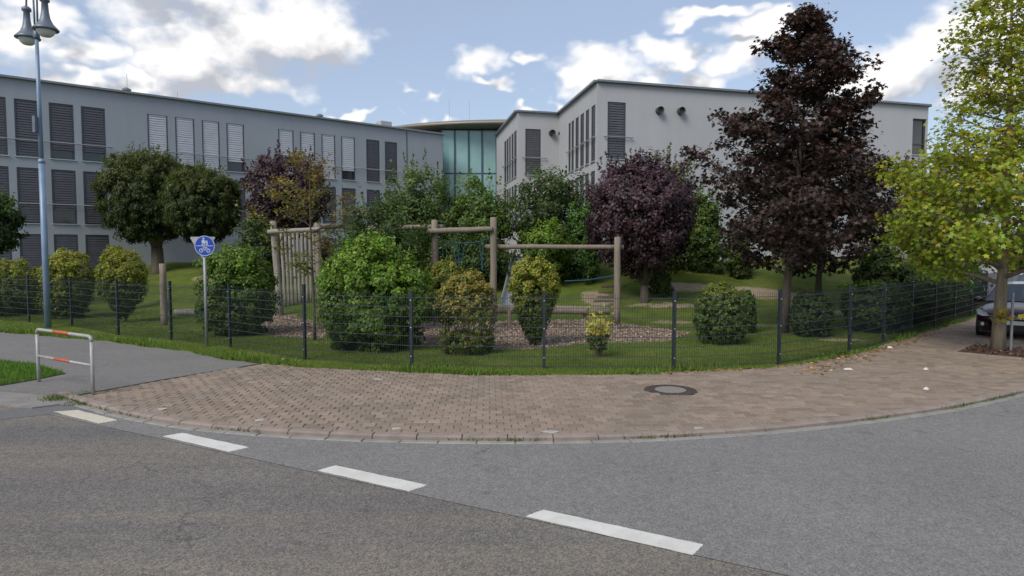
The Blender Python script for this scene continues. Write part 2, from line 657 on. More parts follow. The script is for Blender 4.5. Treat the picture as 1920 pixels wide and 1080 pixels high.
# ------------------------------------------------------------------ outlines of the ground
def smooth_line(pts, step=.25):
    """Catmull-Rom through 2-D points, resampled"""
    P = [Vector((p[0], p[1])) for p in pts]
    P = [2 * P[0] - P[1]] + P + [2 * P[-1] - P[-2]]
    out = []
    for i in range(1, len(P) - 2):
        p0, p1, p2, p3 = P[i - 1:i + 3]
        n = max(2, int((p2 - p1).length / step))
        for k in range(n):
            t = k / n
            out.append(.5 * (2 * p1 + (p2 - p0) * t + (2 * p0 - 5 * p1 + 4 * p2 - p3) * t * t + (3 * p1 - p0 - 3 * p2 + p3) * t ** 3))
    out.append(P[-2])
    return out


def px_line(pxs, z=0.0):
    return [G(x, y, z).to_2d() for x, y in pxs]


ZP = 0.06                                              # paving level
STREET = Vector((.714, .70))                            # direction of the side street
kerb_px = [(105, 744), (150, 758), (190, 769), (240, 781), (320, 796), (400, 806), (560, 818), (750, 826), (1000, 828), (1250, 822), (1500, 804), (1700, 780), (1800, 764), (1920, 737), (2050, 702)]
kp = px_line(kerb_px)
kp += [kp[-1] + STREET * 6, kp[-1] + STREET * 40]
KERB = smooth_line(kp, .2)
edge_px = [(0, 622), (200, 640), (340, 658), (490, 682), (640, 691), (770, 698), (950, 703), (1150, 702), (1300, 696), (1460, 687), (1600, 664), (1700, 633), (1820, 598)]
ep = px_line(edge_px, ZP)
ep = [ep[0] + Vector((-30, 15.5)), ep[0] + Vector((-10, 5.2))] + ep
ep += [ep[-1] + STREET * 5, ep[-1] + STREET * 36]
EDGE = smooth_line(ep, .25)

fence_px = [(-40, 596), (55, 604), (135, 611), (222, 628), (321, 637), (432, 651), (572, 674), (772, 688), (1020, 691), (1263, 692), (1460, 683), (1592, 662)]
FENCE = px_line(fence_px, .08)
FENCE.insert(0, FENCE[0] + (FENCE[0] - FENCE[1]))
fp_last = FENCE[-1]
for k in range(1, 8):
    FENCE.append(fp_last + STREET * 2.5 * k * .99)
FB = FENCE[12]                                           # corner where the fence turns up the side street


def sstep(a, b, x):
    t = np.clip((np.asarray(x, float) - a) / (b - a), 0, 1)
    return t * t * (3 - 2 * t)


def ground_z(x, y):
    x, y = np.asarray(x, float), np.asarray(y, float)
    start = 22.3 + np.clip(-8 - x, 0, 30) * .55
    m = 1.72 * sstep(0, 11.5, y - start) + .28 * sstep(10, 18, y - start)
    ins = -(x - FB.x) * .70 + (y - FB.y) * .714
    m = m * sstep(.6, 8, ins) * (.25 + .75 * sstep(-30, -22, x))
    w = .06 * np.sin(x * .9 + 1.3) * np.sin(y * .7) + .03 * np.sin(x * 2.3 + y * 1.7)
    return .08 + m + w * sstep(.5, 3, m * 4 + np.clip(y - 17, 0, 3) * .3)


def gz(x, y):
    return float(ground_z(x, y))


def in_poly(px, py, poly):
    px, py = np.asarray(px), np.asarray(py)
    c = np.zeros(px.shape, bool)
    n = len(poly)
    for i in range(n):
        x1, y1 = poly[i]
        x2, y2 = poly[(i + 1) % n]
        if y1 == y2:
            continue
        hit = ((y1 > py) != (y2 > py)) & (px < (x2 - x1) * (py - y1) / (y2 - y1) + x1)
        c ^= hit
    return c


def struct(name, mb, mat, **k):
    o = mb.build(name, mat, **k)
    o['kind'] = 'structure'
    return o


# base sheet to the horizon
gm, gnt, gb = mat_base('far_ground')
gnt.links.new(ramp(gnt, noise(gnt, .4, 5), ((.3, (.05, .085, .025)), (.7, (.09, .12, .04)))), gb.inputs['Base Color'])
gb.inputs['Roughness'].default_value = .95
struct('ground', MB().quad((-900, -900, -.05), (900, -900, -.05), (900, 900, -.05), (-900, 900, -.05)), gm)

# roads: old main road, newer side road
LA, LB = G(100, 779).to_2d(), G(1300, 1041).to_2d()
ld = (LB - LA).normalized()
ln_ = Vector((ld.y, -ld.x))                               # towards the camera
A0, A1 = LA - ld * 60, LA + ld * 90
A0b, A1b = A0 + ln_ * 9, A1 + ln_ * 9
struct('main_road', MB().add([(*A0, 0), (*A1, 0), (*A1b, 0), (*A0b, 0)], ((3, 2, 1, 0),)), M['road_old'])
far_side = [LA + ld * 90, LA + ld * 90 + STREET * 70]
poly = [LA - ld * .6] + [p for p in KERB] + [KERB[-1] + Vector((12, -12)), LA + ld * 40]
m_ = MB()
n_ = len(poly)
m_.add([(p.x, p.y, .004) for p in poly], (tuple(range(n_)),))
struct('side_road', m_, M['road_new'])
vg = MB()                                                 # verge on the far side of the main road, behind the camera
B0, B1 = A0b, A1b
vg.add([(*B0, .05), (*B1, .05), (*(B1 + ln_ * 60), .05), (*(B0 + ln_ * 60), .05)], ((3, 2, 1, 0),))
struct('far_verge', vg, gm)

# painted dashes
for corners, key, lab in (([(101, 772), (146, 769), (221, 788), (187, 794)], 'paint_y', 'yellowed white dash nearest the railing, first in the broken line'),
                          ([(306, 818), (342, 812), (467, 839), (430, 847)], 'paint', 'second white road dash from the railing in the broken line'),
                          ([(597, 882), (630, 873), (801, 910), (768, 921)], 'paint', 'third white road dash from the railing in the broken line'),
                          ([(987, 968), (1020, 956), (1319, 1022), (1300, 1040)], 'paint', 'long white road dash nearest the viewer in the broken line')):
    c = [G(x, y, .008) for x, y in corners]
    cc = sum(c, Vector()) / 4
    mb = MB()
    n_sub = 14                                             # slightly ragged painted edge
    pts = []
    for i in range(4):
        a, b = c[i], c[(i + 1) % 4]
        for k in range(n_sub):
            p = a.lerp(b, k / n_sub)
            pts.append((p.x + rnd.uniform(-.006, .006), p.y + rnd.uniform(-.006, .006), .012))
    k = len(pts)
    mb.add(pts + [(x, y, .0045) for x, y, _ in pts], [tuple(reversed(range(k)))] + [(i, (i + 1) % k, (i + 1) % k + k, i + k) for i in range(k)])
    o = mb.build('road_dash', M[key], origin=(cc.x, cc.y, .0045))
    tag(o, lab, 'road marking', 'dashes of the broken edge line')

# asphalt path, concrete apron and repair strip on the left
def sheet(name, pxs, z, mat, thick=.05):
    p = px_line(pxs, z)
    return struct(name, MB().prism(list(reversed(p)) if area(p) < 0 else p, z - thick, z), mat)


def area(p):
    return sum(p[i].x * p[(i + 1) % len(p)].y - p[(i + 1) % len(p)].x * p[i].y for i in range(len(p))) / 2


pe = [p for p in EDGE if p.x < G(500, 682, ZP).x]
pp = [p + Vector((.12, .25)) for p in pe] + px_line([(490, 681), (300, 712), (128, 743), (60, 735), (0, 731), (-120, 722), (-300, 690), (-500, 655)], ZP)
struct('asphalt_path', MB().prism(pp if area(pp) > 0 else list(reversed(pp)), .0, ZP), M['path'])
sheet('concrete_apron', [(-300, 696), (-120, 726), (0, 734), (60, 738), (128, 745), (150, 758), (112, 757), (60, 764), (0, 757), (-120, 745), (-300, 716)], .03, M['concrete'], .03)
sheet('asphalt_repair', [(-120, 792), (0, 770), (60, 762), (100, 756), (150, 761), (190, 771), (100, 776), (0, 786), (-120, 812)], .008, M['patch'], .008)

# ---- kerb stones and gutter slabs, one object each
def offset_line(line, d):
    out = []
    for i, p in enumerate(line):
        t = (line[min(i + 1, len(line) - 1)] - line[max(i - 1, 0)]).normalized()
        out.append(p + Vector((-t.y, t.x)) * d)            # left of travel = away from the road
    return out


def walk(line, step):
    """(point, tangent) pairs at even spacing"""
    res, acc, nxt = [], 0.0, 0.0
    for i in range(len(line) - 1):
        a, b = line[i], line[i + 1]
        L = (b - a).length
        while nxt <= acc + L:
            t = (nxt - acc) / L
            res.append(a.lerp(b, t))
            nxt += step
        acc += L
    return res


kerb_root = struct('kerb', MB().add([(0, 0, -.04), (.01, 0, -.04), (0, .01, -.04)], ((0, 1, 2),)), M['kerb'])
gut_root = struct('gutter', MB().add([(0, 0, -.04), (.01, 0, -.04), (0, .01, -.04)], ((0, 1, 2),)), M['gutter'])


def slab_row(line, step, off0, off1, z0, z1, name, mat, parent, maxlen, round_=0.0):
    a = walk(line, step)
    n = 0
    for i in range(len(a) - 1):
        if i * step > maxlen:
            break
        p, q = a[i], a[i + 1]
        t = (q - p).normalized()
        nn = Vector((-t.y, t.x))
        g = .006
        zz = z1 + rnd.uniform(-.004, .004)
        c = [p + t * g + nn * off0, q - t * g + nn * off0, q - t * g + nn * off1, p + t * g + nn * off1]
        mb = MB()
        e = .018
        top = [c[0] + t * e * .4 + nn * (e + round_), c[1] - t * e * .4 + nn * (e + round_), c[2] - t * e * .4 - nn * e * .3, c[3] + t * e * .4 - nn * e * .3]
        vs = [(v.x, v.y, z0) for v in c] + [(v.x, v.y, zz - e) for v in c] + [(v.x, v.y, zz) for v in top]
        fs = [(0, 1, 5, 4), (1, 2, 6, 5), (2, 3, 7, 6), (3, 0, 4, 7), (4, 5, 9, 8), (5, 6, 10, 9), (6, 7, 11, 10), (7, 4, 8, 11), (8, 9, 10, 11)]
        mb.add(vs, fs)
        mb.build(name, mat, parent)
        n += 1


slab_row(KERB, .6, 0.0, .15, -.03, .068, 'kerb_stone', M['kerb'], kerb_root, 34, .02)
slab_row(KERB, .5, -.13, -.004, -.02, .014, 'gutter_slab', M['gutter'], gut_root, 30)

# ---- brick paving: base of joint sand, stones on top
inner = offset_line(KERB, .155)
bl = px_line([(128, 744), (200, 731), (300, 713), (400, 697), (488, 682)], ZP)
eb = [p for p in EDGE if p.x > bl[-1].x + .05]
eb = offset_line(eb, .14)
POLY = [p for p in inner if p.x > bl[0].x] + list(reversed(eb)) + list(reversed(bl))
pz = MB()
pz.add([(p.x, p.y, .047) for p in POLY], (tuple(range(len(POLY))),))
pav = struct('brick_pavement', pz, M['joint'])
SW, SD = .2, .165
MAN = G(1257, 731, ZP)                                   # manhole
TREE = G(1872, 661, ZP)                                   # street tree
PIT = [TREE.to_2d() + STREET * a + Vector((STREET.y, -STREET.x)) * b for a, b in ((-.85, -.72), (1.0, -.72), (1.0, 1.25), (-.85, 1.25))]


def stone_mesh(w, d, h, k):
    r = random.Random(k)
    e = .008
    j = lambda: r.uniform(-.003, .003)
    x, y = w / 2, d / 2
    base = [(-x + j(), -y + j()), (x + j(), -y + j()), (x + j(), y + j()), (-x + j(), y + j())]
    vs = [(a, b, -.016) for a, b in base] + [(a, b, h - e) for a, b in base] + [(a * (1 - e / x), b * (1 - e / y), h + j() * .5) for a, b in base]
    fs = [(0, 1, 5, 4), (1, 2, 6, 5), (2, 3, 7, 6), (3, 0, 4, 7), (4, 5, 9, 8), (5, 6, 10, 9), (6, 7, 11, 10), (7, 4, 8, 11), (8, 9, 10, 11)]
    return vs, fs


xs, ys = [], []
ang = R(2.0)
ux, uy = Vector((math.cos(ang), math.sin(ang))), Vector((-math.sin(ang), math.cos(ang)))
O = Vector((0, 9))
for j in range(-10, 115):
    for i in range(-55, 120):
        p = O + ux * ((i + (.5 if j % 2 else 0)) * SW) + uy * (j * SD)
        xs.append(p.x)
        ys.append(p.y)
xs, ys = np.array(xs), np.array(ys)
ok = in_poly(xs, ys, [tuple(p) for p in POLY]) & (ys < 24)
ok &= np.hypot(xs - MAN.x, ys - MAN.y) > .47
ok &= ~in_poly(xs, ys, [tuple(p) for p in PIT])
xs, ys = xs[ok], ys[ok]
dist = np.hypot(xs, ys)
order = np.argsort(dist)
variants = []
for k in range(6):
    vs, fs = stone_mesh(SW - .009, SD - .009, .015, k)
    me = bpy.data.meshes.new('paving_stone')
    me.from_pydata(vs, [], fs)
    me.materials.append(M['stone'])
    variants.append((me, vs, fs))
inview = [i for i in order if abs(xs[i] / ys[i]) < .76]
near = set(inview[:300])
far = MB()
for i in order:
    k = rnd.randrange(6)
    dz = rnd.uniform(-.005, .004) + .005 * math.sin(xs[i] * 1.7 + 1) * math.sin(ys[i] * 2.1)
    a = ang + rnd.uniform(-.012, .012)
    if i in near:
        o = bpy.data.objects.new('paving_stone', variants[k][0])
        col.objects.link(o)
        o.parent = pav
        o.location = (xs[i], ys[i], ZP - .015 + dz + .0)
        o.rotation_euler = (rnd.uniform(-.012, .012), rnd.uniform(-.012, .012), a)
    else:
        ca, sa = math.cos(a), math.sin(a)
        far.add([(xs[i] + x * ca - y * sa, ys[i] + x * sa + y * ca, z + ZP - .015 + dz) for x, y, z in variants[k][1]], variants[k][2])
far.build('paving_stones', M['stones'], pav)['kind'] = 'stuff'
# beyond the built stones the strip goes on as a plain paved sheet
fs_ = [p for p in inner if p.y > 23.9]
fe_ = [p for p in eb if p.y > 23.9]
pl = fs_ + list(reversed(fe_))
struct('far_pavement', MB().add([(p.x, p.y, ZP - .004) for p in pl], (tuple(range(len(pl))),)), M['stones'])

# ------------------------------------------------------------------ lawn with the mound
CH = [px_line([(770, 604), (870, 603), (1000, 600), (1120, 600), (1300, 622), (1250, 640), (1120, 640), (980, 655), (850, 650), (760, 640)], .1),
      px_line([(470, 600), (530, 592), (610, 605), (610, 632), (520, 630), (460, 618)], .1)]


def lawn():
    ne = len(EDGE)
    far_pts = [Vector((-75 + 135 * (i / (ne - 1)), 78)) for i in range(ne)]
    rows = 110
    t = (np.linspace(0, 1, rows)) ** 1.7
    E = np.array([tuple(p) for p in EDGE])
    F = np.array([tuple(p) for p in far_pts])
    P = E[None] * (1 - t[:, None, None]) + F[None] * t[:, None, None]
    X, Y = P[..., 0], P[..., 1]
    Z = ground_z(X, Y)
    Z[0] -= .06
    V = np.stack([X, Y, Z], -1).reshape(-1, 3)
    fs = []
    for r in range(rows - 1):
        for c in range(ne - 1):
            a = r * ne + c
            fs.append((a, a + 1, a + 1 + ne, a + ne))
    me = bpy.data.meshes.new('lawn')
    me.from_pydata(V.tolist(), [], fs)
    me.polygons.foreach_set('use_smooth', [True] * len(me.polygons))
    x, y = V[:, 0], V[:, 1]
    bare = np.zeros(len(V))
    chips = np.zeros(len(V))
    for p in CH:
        chips = np.maximum(chips, in_poly(x, y, [tuple(q) for q in p]).astype(float))

    def ell(cx, cy, rx, ry):
        return np.clip(1.3 - np.hypot((x - cx) / rx, (y - cy) / ry), 0, 1)
    for px_, py_, Y_, rx, ry in ((1430, 530, 27.5, 2.6, 1.0), (1300, 525, 28, 2.6, .7), (1260, 600, 22.4, 1.0, .5), (1270, 560, 25.5, 3.2, .35), (1120, 545, 26.5, .8, 1.6), (1075, 568, 24.5, .8, .5),
                             (1560, 545, 25, 1.6, .6), (1470, 585, 21.5, 1.6, .4), (990, 560, 25.5, 1.0, .8), (400, 490, 33, 1.2, 1.0), (1580, 625, 18, .9, .3)):
        q = D(px_, py_, Y_)
        bare = np.maximum(bare, ell(q.x, q.y, rx, ry))
    ca = me.color_attributes.new('Col', 'FLOAT_COLOR', 'POINT')
    ca.data.foreach_set('color', np.stack([chips, bare, np.zeros(len(V)), np.ones(len(V))], -1).ravel().astype(np.float32))
    m, nt, b = mat_base('lawn')
    at = nt.nodes.new('ShaderNodeAttribute')
    at.attribute_name = 'Col'
    sp = nt.nodes.new('ShaderNodeSeparateColor')
    nt.links.new(at.outputs['Color'], sp.inputs[0])

    def blend(ch, amp):
        ad = nt.nodes.new('ShaderNodeMath')
        ad.operation = 'MULTIPLY_ADD'
        nt.links.new(noise(nt, 2.3, 6, .65), ad.inputs[0])
        ad.inputs[1].default_value = amp
        nt.links.new(sp.outputs[ch], ad.inputs[2])
        mr = nt.nodes.new('ShaderNodeMapRange')
        mr.interpolation_type = 'SMOOTHSTEP'
        mr.inputs['From Min'].default_value = .35 + amp * .5
        mr.inputs['From Max'].default_value = .62 + amp * .5
        nt.links.new(ad.outputs[0], mr.inputs['Value'])
        return mr.outputs[0]
    grass = ramp(nt, noise(nt, 1.1, 6, .65), ((.28, (.062, .088, .016)), (.5, (.095, .132, .022)), (.75, (.15, .16, .038))))
    gf = ramp(nt, noise(nt, 38, 3), ((.25, (.6,) * 3), (.75, (1.35,) * 3)))
    grass = mixc(nt, 'MULTIPLY', 1, grass, gf)
    soil = ramp(nt, noise(nt, 6, 6, .7), ((.3, (.22, .175, .12)), (.7, (.36, .30, .215))))
    chip = ramp(nt, noise(nt, 26, 3, .7), ((.3, (.15, .11, .08)), (.7, (.3, .235, .18))))
    c1 = mixc(nt, 'MIX', blend(1, .8), grass, soil)
    c2 = mixc(nt, 'MIX', blend(0, .3), c1, chip)
    nt.links.new(c2, b.inputs['Base Color'])
    b.inputs['Roughness'].default_value = .95
    b.inputs['Specular IOR Level'].default_value = .15
    bump(nt, b, noise(nt, 30, 4), .03)
    me.materials.append(m)
    o = bpy.data.objects.new('lawn', me)
    col.objects.link(o)
    o['kind'] = 'structure'


lawn()

# ------------------------------------------------------------------ leaves, grass: many small faces in one mesh
RHOMB = (np.array([(0, 0, 0), (-.36, .5, .09), (0, 1, -.05), (.36, .5, .09)]), ((0, 3, 2), (0, 2, 1)))
LONG = (np.array([(0, 0, 0), (-.15, .5, .04), (0, 1, -.1), (.15, .5, .04)]), ((0, 3, 2), (0, 2, 1)))
MAPLE = (np.array([(0, 0, 0), (-.42, .02, .02), (-.25, .3, .06), (-.6, .58, 0), (-.2, .62, .05), (0, 1.05, -.08), (.2, .62, .05), (.6, .58, 0), (.25, .3, .06), (.42, .02, .02)]),
         ((0, 2, 1), (0, 4, 2), (2, 4, 3), (0, 6, 4), (4, 6, 5), (0, 8, 6), (6, 8, 7), (0, 9, 8)))


def unit(a):
    return a / np.maximum(np.linalg.norm(a, axis=-1, keepdims=True), 1e-9)


def leaf_obj(name, C, Nn, size, colr, tmpl, mat, parent, hang=0.0):
    n = len(C)
    Nn = unit(Nn)
    rv = rng.normal(size=(n, 3))
    rv[:, 2] -= hang
    tb = unit(rv - Nn * np.sum(rv * Nn, -1, keepdims=True))
    ta = np.cross(tb, Nn)
    tv, tf = tmpl
    k = len(tv)
    V = C[:, None] + size[:, None, None] * (tv[None, :, 0:1] * ta[:, None] + (tv[None, :, 1:2] - .5) * tb[:, None] + tv[None, :, 2:3] * Nn[:, None])
    F = (np.array(tf)[None] + (np.arange(n) * k)[:, None, None]).reshape(-1)
    o0 = np.array(root_loc(parent)) if parent else np.zeros(3)
    me = bpy.data.meshes.new(name)
    me.vertices.add(n * k)
    me.vertices.foreach_set('co', (V.reshape(-1, 3) - o0).ravel().astype(np.float32))
    nf = n * len(tf)
    me.loops.add(nf * 3)
    me.loops.foreach_set('vertex_index', F.astype(np.int32))
    me.polygons.add(nf)
    me.polygons.foreach_set('loop_start', np.arange(0, nf * 3, 3, dtype=np.int32))
    me.update(calc_edges=True)
    ca = me.color_attributes.new('Col', 'FLOAT_COLOR', 'POINT')
    cc = np.concatenate([np.repeat(colr, k, 0), np.ones((n * k, 1))], 1)
    ca.data.foreach_set('color', cc.ravel().astype(np.float32))
    me.materials.append(mat)
    o = bpy.data.objects.new(name, me)
    col.objects.link(o)
    if parent:
        o.parent = parent
    return o


def tint(n, base, var=.22, hue=.1):
    b = np.asarray(base, float)
    if b.ndim == 1:
        b = np.repeat(b[None], n, 0)
    g = np.exp(rng.normal(0, var, (n, 1)))
    h = 1 + rng.normal(0, hue, (n, 3))
    return np.clip(b * g * h * 1.15, .002, .8)


def lumps(U, k=14, amp=.16, seed=0):
    r = np.random.default_rng(seed)
    c = unit(r.normal(size=(k, 3)))
    d = np.clip(U @ c.T, -1, 1)
    return amp * (np.max(np.exp(-(1 - d) * 9), 1) - .45)


def foliage_cloud(c, rad, n, boxy=2.0, shell=.22, lump=.14, nl=16, seed=0, narrow=None, clump=.16, jit=.08):
    """points and normals in the outer shell of a crown made of many leaf clumps; clump is their size, jit how far they stand proud"""
    area_ = (rad[0] * rad[1] + rad[0] * rad[2] + rad[1] * rad[2]) * 4.2
    rm = (rad[0] * rad[1] * rad[2]) ** (1 / 3)
    K = int(max(40, 2.6 * area_ / (math.pi * (clump * rm) ** 2)))
    U = unit(rng.normal(size=(K, 3)))
    p = np.power(np.sum(np.abs(U) ** boxy, 1), -1 / boxy)
    f = p * (1 + lumps(U, nl, lump, seed)) * (1 - clump * .8 - lump * .35 + np.clip(rng.normal(0, jit, K), -2 * jit, 1.6 * jit))
    f *= np.where(rng.random(K) < .38, rng.uniform(.5, .9, K), 1)
    Qc = U * f[:, None]
    if narrow is not None:
        w = np.interp(Qc[:, 2], [-1, -.6, -.1, .3, 1], narrow)
        Qc[:, 0] *= w
        Qc[:, 1] *= w
    wt_ = rng.uniform(.4, 1.6, K)
    idx = rng.choice(K, n, p=wt_ / wt_.sum())
    sz_ = clump * rng.uniform(.6, 1.25, K)
    o_ = unit(rng.normal(size=(n, 3)))
    rr = rng.random(n) ** .45
    Q = Qc[idx] + o_ * (rr * sz_[idx])[:, None] * (rm / np.array(rad))
    tj = rng.normal(0, .3, K)[idx]
    P = Q * np.array(rad) + np.array(c)
    N = unit(U / np.array(rad))[idx] * .8 + o_ * .8 + rng.normal(0, .4, (n, 3)) + np.array([0, 0, .3])
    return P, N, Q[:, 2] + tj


def sprigs(c, rad, k, length, leaf, seed=0, spread=.5, zmin=.2):
    """leafy shoots that break the outline"""
    pts = []
    r = np.random.default_rng(seed + 50)
    for _ in range(k):
        u = unit(r.normal(size=3))
        while u[2] < zmin:
            u = unit(r.normal(size=3))
        s = np.array(c) + u * np.array(rad) * r.uniform(.85, 1.0)
        d = unit(u * spread + np.array([0, 0, 1.0]) + r.normal(0, .15, 3))
        L = length * r.uniform(.5, 1.2)
        m = max(4, int(L / leaf * 3.2))
        t = np.linspace(0, 1, m)
        pts.append(s + d * (t * L)[:, None] + r.normal(0, leaf * .45, (m, 3)) * (1.15 - t)[:, None])
    return np.concatenate(pts)


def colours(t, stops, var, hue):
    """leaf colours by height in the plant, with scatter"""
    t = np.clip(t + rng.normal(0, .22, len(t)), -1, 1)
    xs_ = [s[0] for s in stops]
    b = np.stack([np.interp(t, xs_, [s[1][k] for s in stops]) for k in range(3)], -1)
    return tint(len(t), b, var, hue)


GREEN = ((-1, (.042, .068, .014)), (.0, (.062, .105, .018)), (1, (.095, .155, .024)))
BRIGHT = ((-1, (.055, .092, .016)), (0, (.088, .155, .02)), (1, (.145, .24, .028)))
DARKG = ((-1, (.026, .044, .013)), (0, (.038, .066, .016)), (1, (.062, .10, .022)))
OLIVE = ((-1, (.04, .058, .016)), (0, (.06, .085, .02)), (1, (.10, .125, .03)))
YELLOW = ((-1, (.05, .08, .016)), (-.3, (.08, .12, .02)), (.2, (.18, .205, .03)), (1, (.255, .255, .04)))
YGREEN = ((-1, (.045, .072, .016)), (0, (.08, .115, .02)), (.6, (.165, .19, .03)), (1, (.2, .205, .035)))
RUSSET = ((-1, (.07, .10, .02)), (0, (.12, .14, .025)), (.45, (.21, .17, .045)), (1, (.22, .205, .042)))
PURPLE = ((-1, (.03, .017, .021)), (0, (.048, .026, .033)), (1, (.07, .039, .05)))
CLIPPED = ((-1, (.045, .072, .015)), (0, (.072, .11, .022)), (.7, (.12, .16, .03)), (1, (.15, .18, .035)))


def stems(parent, base, top, n, spread, rad, mat, seed=0):
    """a few real stems from the ground into the crown"""
    r = random.Random(seed)
    for _ in range(n):
        a = r.uniform(0, 2 * math.pi)
        b = Vector(base) + Vector((math.cos(a), math.sin(a), 0)) * spread * .25 * r.random()
        b.z -= .05
        e = Vector(top) + Vector((math.cos(a), math.sin(a), 0)) * spread * r.uniform(.4, 1)
        m = (b + e) / 2 + Vector((r.uniform(-.1, .1), r.uniform(-.1, .1), 0)) * spread
        MB().tube([b, m, e], [rad, rad * .8, rad * .35], 6).build('stem', mat, parent, smooth=True)


def bush(name, label, x0, x1, yt, yb, Y, pal, n, leaf, cat='shrub', group=None, ry=None, boxy=2.3, shell=.2, lump=.12, narrow=None,
         sprig=0, slen=.4, nst=3, tmpl=RHOMB, seed=0, var=.25, hue=.12, mat='leaf', bottom=None, srad=.03, gap=None, clump=.16, jit=.06):
    c_px = (x0 + x1) / 2
    top = D(c_px, yt, Y)
    g = gz(top.x, Y)
    bot = g if yb is None else D(c_px, yb, Y).z
    bot = max(bot, g + .02) if bottom is None else g + bottom
    if bot < g + .3 and (narrow is None or narrow[0] > .55):     # broad shrubs keep their width down to the ground
        bot = g - .14 * (top.z - g)
    rx = (x1 - x0) / 2 / FPX * Y
    rz = (top.z - bot) / 2
    ry = ry or rx
    c = (top.x, Y, bot + rz)
    root = empty(name, (top.x, Y, g), label, cat, group)
    P, N, t = foliage_cloud(c, (rx * .97, ry * .97, rz * .97), n, boxy, shell, lump, 18, seed, narrow, clump, jit)
    if gap is not None:
        keep = ~((np.abs((P[:, 2] - c[2]) / rz - gap[0]) < gap[1]) & (rng.random(len(t)) < gap[2]))
        P, N, t = P[keep], N[keep], t[keep]
    if sprig:
        S = sprigs(c, (rx, ry, rz), sprig, slen, leaf, seed)
        P = np.concatenate([P, S])
        N = np.concatenate([N, rng.normal(size=S.shape) + np.array([0, 0, .4])])
        t = np.concatenate([t, np.ones(len(S))])
    low = P[:, 2] > ground_z(P[:, 0], P[:, 1]) + .02
    P, N, t = P[low], N[low], t[low]
    sz = leaf * rng.uniform(.65, 1.3, len(P))
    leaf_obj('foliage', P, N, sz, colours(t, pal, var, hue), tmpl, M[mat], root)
    stems(root, (top.x, Y, g), (c[0], c[1], c[2] + rz * .25), nst, rx * .5, srad, M['stem'], seed)
    return root


# ------------------------------------------------------------------ buildings
def facade_mesh(mb, P, d, L, z0, z1, rects, depth, back):
    """wall sheet with openings and reveals; d along the wall, back = unit vector into the building"""
    ss = sorted({0.0, L} | {r[0] for r in rects} | {r[1] for r in rects})
    zs = sorted({z0, z1} | {r[2] for r in rects} | {r[3] for r in rects})
    pt = lambda s, z, b=0.0: (P[0] + d[0] * s + back[0] * b, P[1] + d[1] * s + back[1] * b, z)
    for i in range(len(ss) - 1):
        for j in range(len(zs) - 1):
            sm, zm = (ss[i] + ss[i + 1]) / 2, (zs[j] + zs[j + 1]) / 2
            if any(r[0] < sm < r[1] and r[2] < zm < r[3] for r in rects):
                continue
            mb.quad(pt(ss[i], zs[j]), pt(ss[i + 1], zs[j]), pt(ss[i + 1], zs[j + 1]), pt(ss[i], zs[j + 1]))
    for a, b, c, e in rects:
        mb.quad(pt(a, c), pt(a, e), pt(a, e, depth), pt(a, c, depth))
        mb.quad(pt(b, e), pt(b, c), pt(b, c, depth), pt(b, e, depth))
        mb.quad(pt(a, e), pt(b, e), pt(b, e, depth), pt(a, e, depth))
        mb.quad(pt(b, c), pt(a, c), pt(a, c, depth), pt(b, c, depth))


def window(root, P, d, back, r, blind, drop=1.0, lit=False):
    a, b, c, e = r
    d3, b3 = Vector((d[0], d[1], 0)), Vector((back[0], back[1], 0))
    P3 = Vector((P[0], P[1], 0))
    Z = Vector((0, 0, 1))
    at = lambda s, z, k: P3 + d3 * s + b3 * k + Z * z
    w = MB().quad(at(a, c, .17), at(b, c, .17), at(b, e, .17), at(a, e, .17)).build('window', M['glass'], root)
    fr = MB()
    for s in (a + .04, b - .04):
        fr.obox(at(s, (c + e) / 2, .13), d3 * .04, b3 * .035, Z * (e - c) / 2)
    for z in (c + .035, e - .035, c + (e - c) * .3):
        fr.obox(at((a + b) / 2, z, .13), d3 * ((b - a) / 2 - .08), b3 * .03, Z * .035)
    fr.build('frame', M['reveal'], w)
    if blind:
        bl_ = MB()
        z = e - .03
        zend = e - (e - c) * drop + .03
        ss = [(a + .07, b - .07)]
        while z > zend:
            for s0, s1 in ss:
                t, q = .062, .017
                bl_.quad(at(s0, z - t, .045 - q), at(s1, z - t, .045 - q), at(s1, z + t, .045 + q), at(s0, z + t, .045 + q))
            z -= .13 * rnd.uniform(.95, 1.05)
        bl_.build('blind', M[blind], w)
        g = MB()                                              # guide rails of the blind
        for s in (a + .035, b - .035):
            g.obox(at(s, (c + e) / 2, .04), d3 * .03, b3 * .03, Z * (e - c) / 2)
        g.build('guide_rail', M['reveal'], w)
    MB().obox(at((a + b) / 2, c - .02, .03), d3 * ((b - a) / 2 + .05), b3 * .1, Z * .02).build('sill', M['sill'], w)
    return w


def railing(root, P, d, back, s0, s1, z):
    d3, b3 = Vector((d[0], d[1], 0)), Vector((back[0], back[1], 0))
    at = lambda s, k: Vector((P[0], P[1], 0)) + d3 * s + b3 * k + Vector((0, 0, z))
    r = MB().tube([at(s0, -.12), at(s1, -.12)], .028, 6).build('railing', M['rail'], root)
    n = max(2, int((s1 - s0) / 1.7) + 1)
    for k in range(n):
        s = s0 + .1 + (s1 - s0 - .2) * k / (n - 1)
        MB().tube([at(s, -.12), at(s, .0)], .02, 6).build('bracket', M['rail'], r)


def coping(root, poly, z, n_edges=None):
    n = len(poly)
    for i in range(n):
        a, b = Vector(poly[i]), Vector(poly[(i + 1) % n])
        t = (b - a).normalized()
        nn = Vector((t.y, -t.x))
        c = (a + b) / 2 + nn * .04
        MB().obox((c.x, c.y, z + .03), (t.x * (b - a).length / 2 + t.x * .04, t.y * (b - a).length / 2 + t.y * .04, 0), (nn.x * .16, nn.y * .16, 0), (0, 0, .055)).build('coping', M['coping'], root)


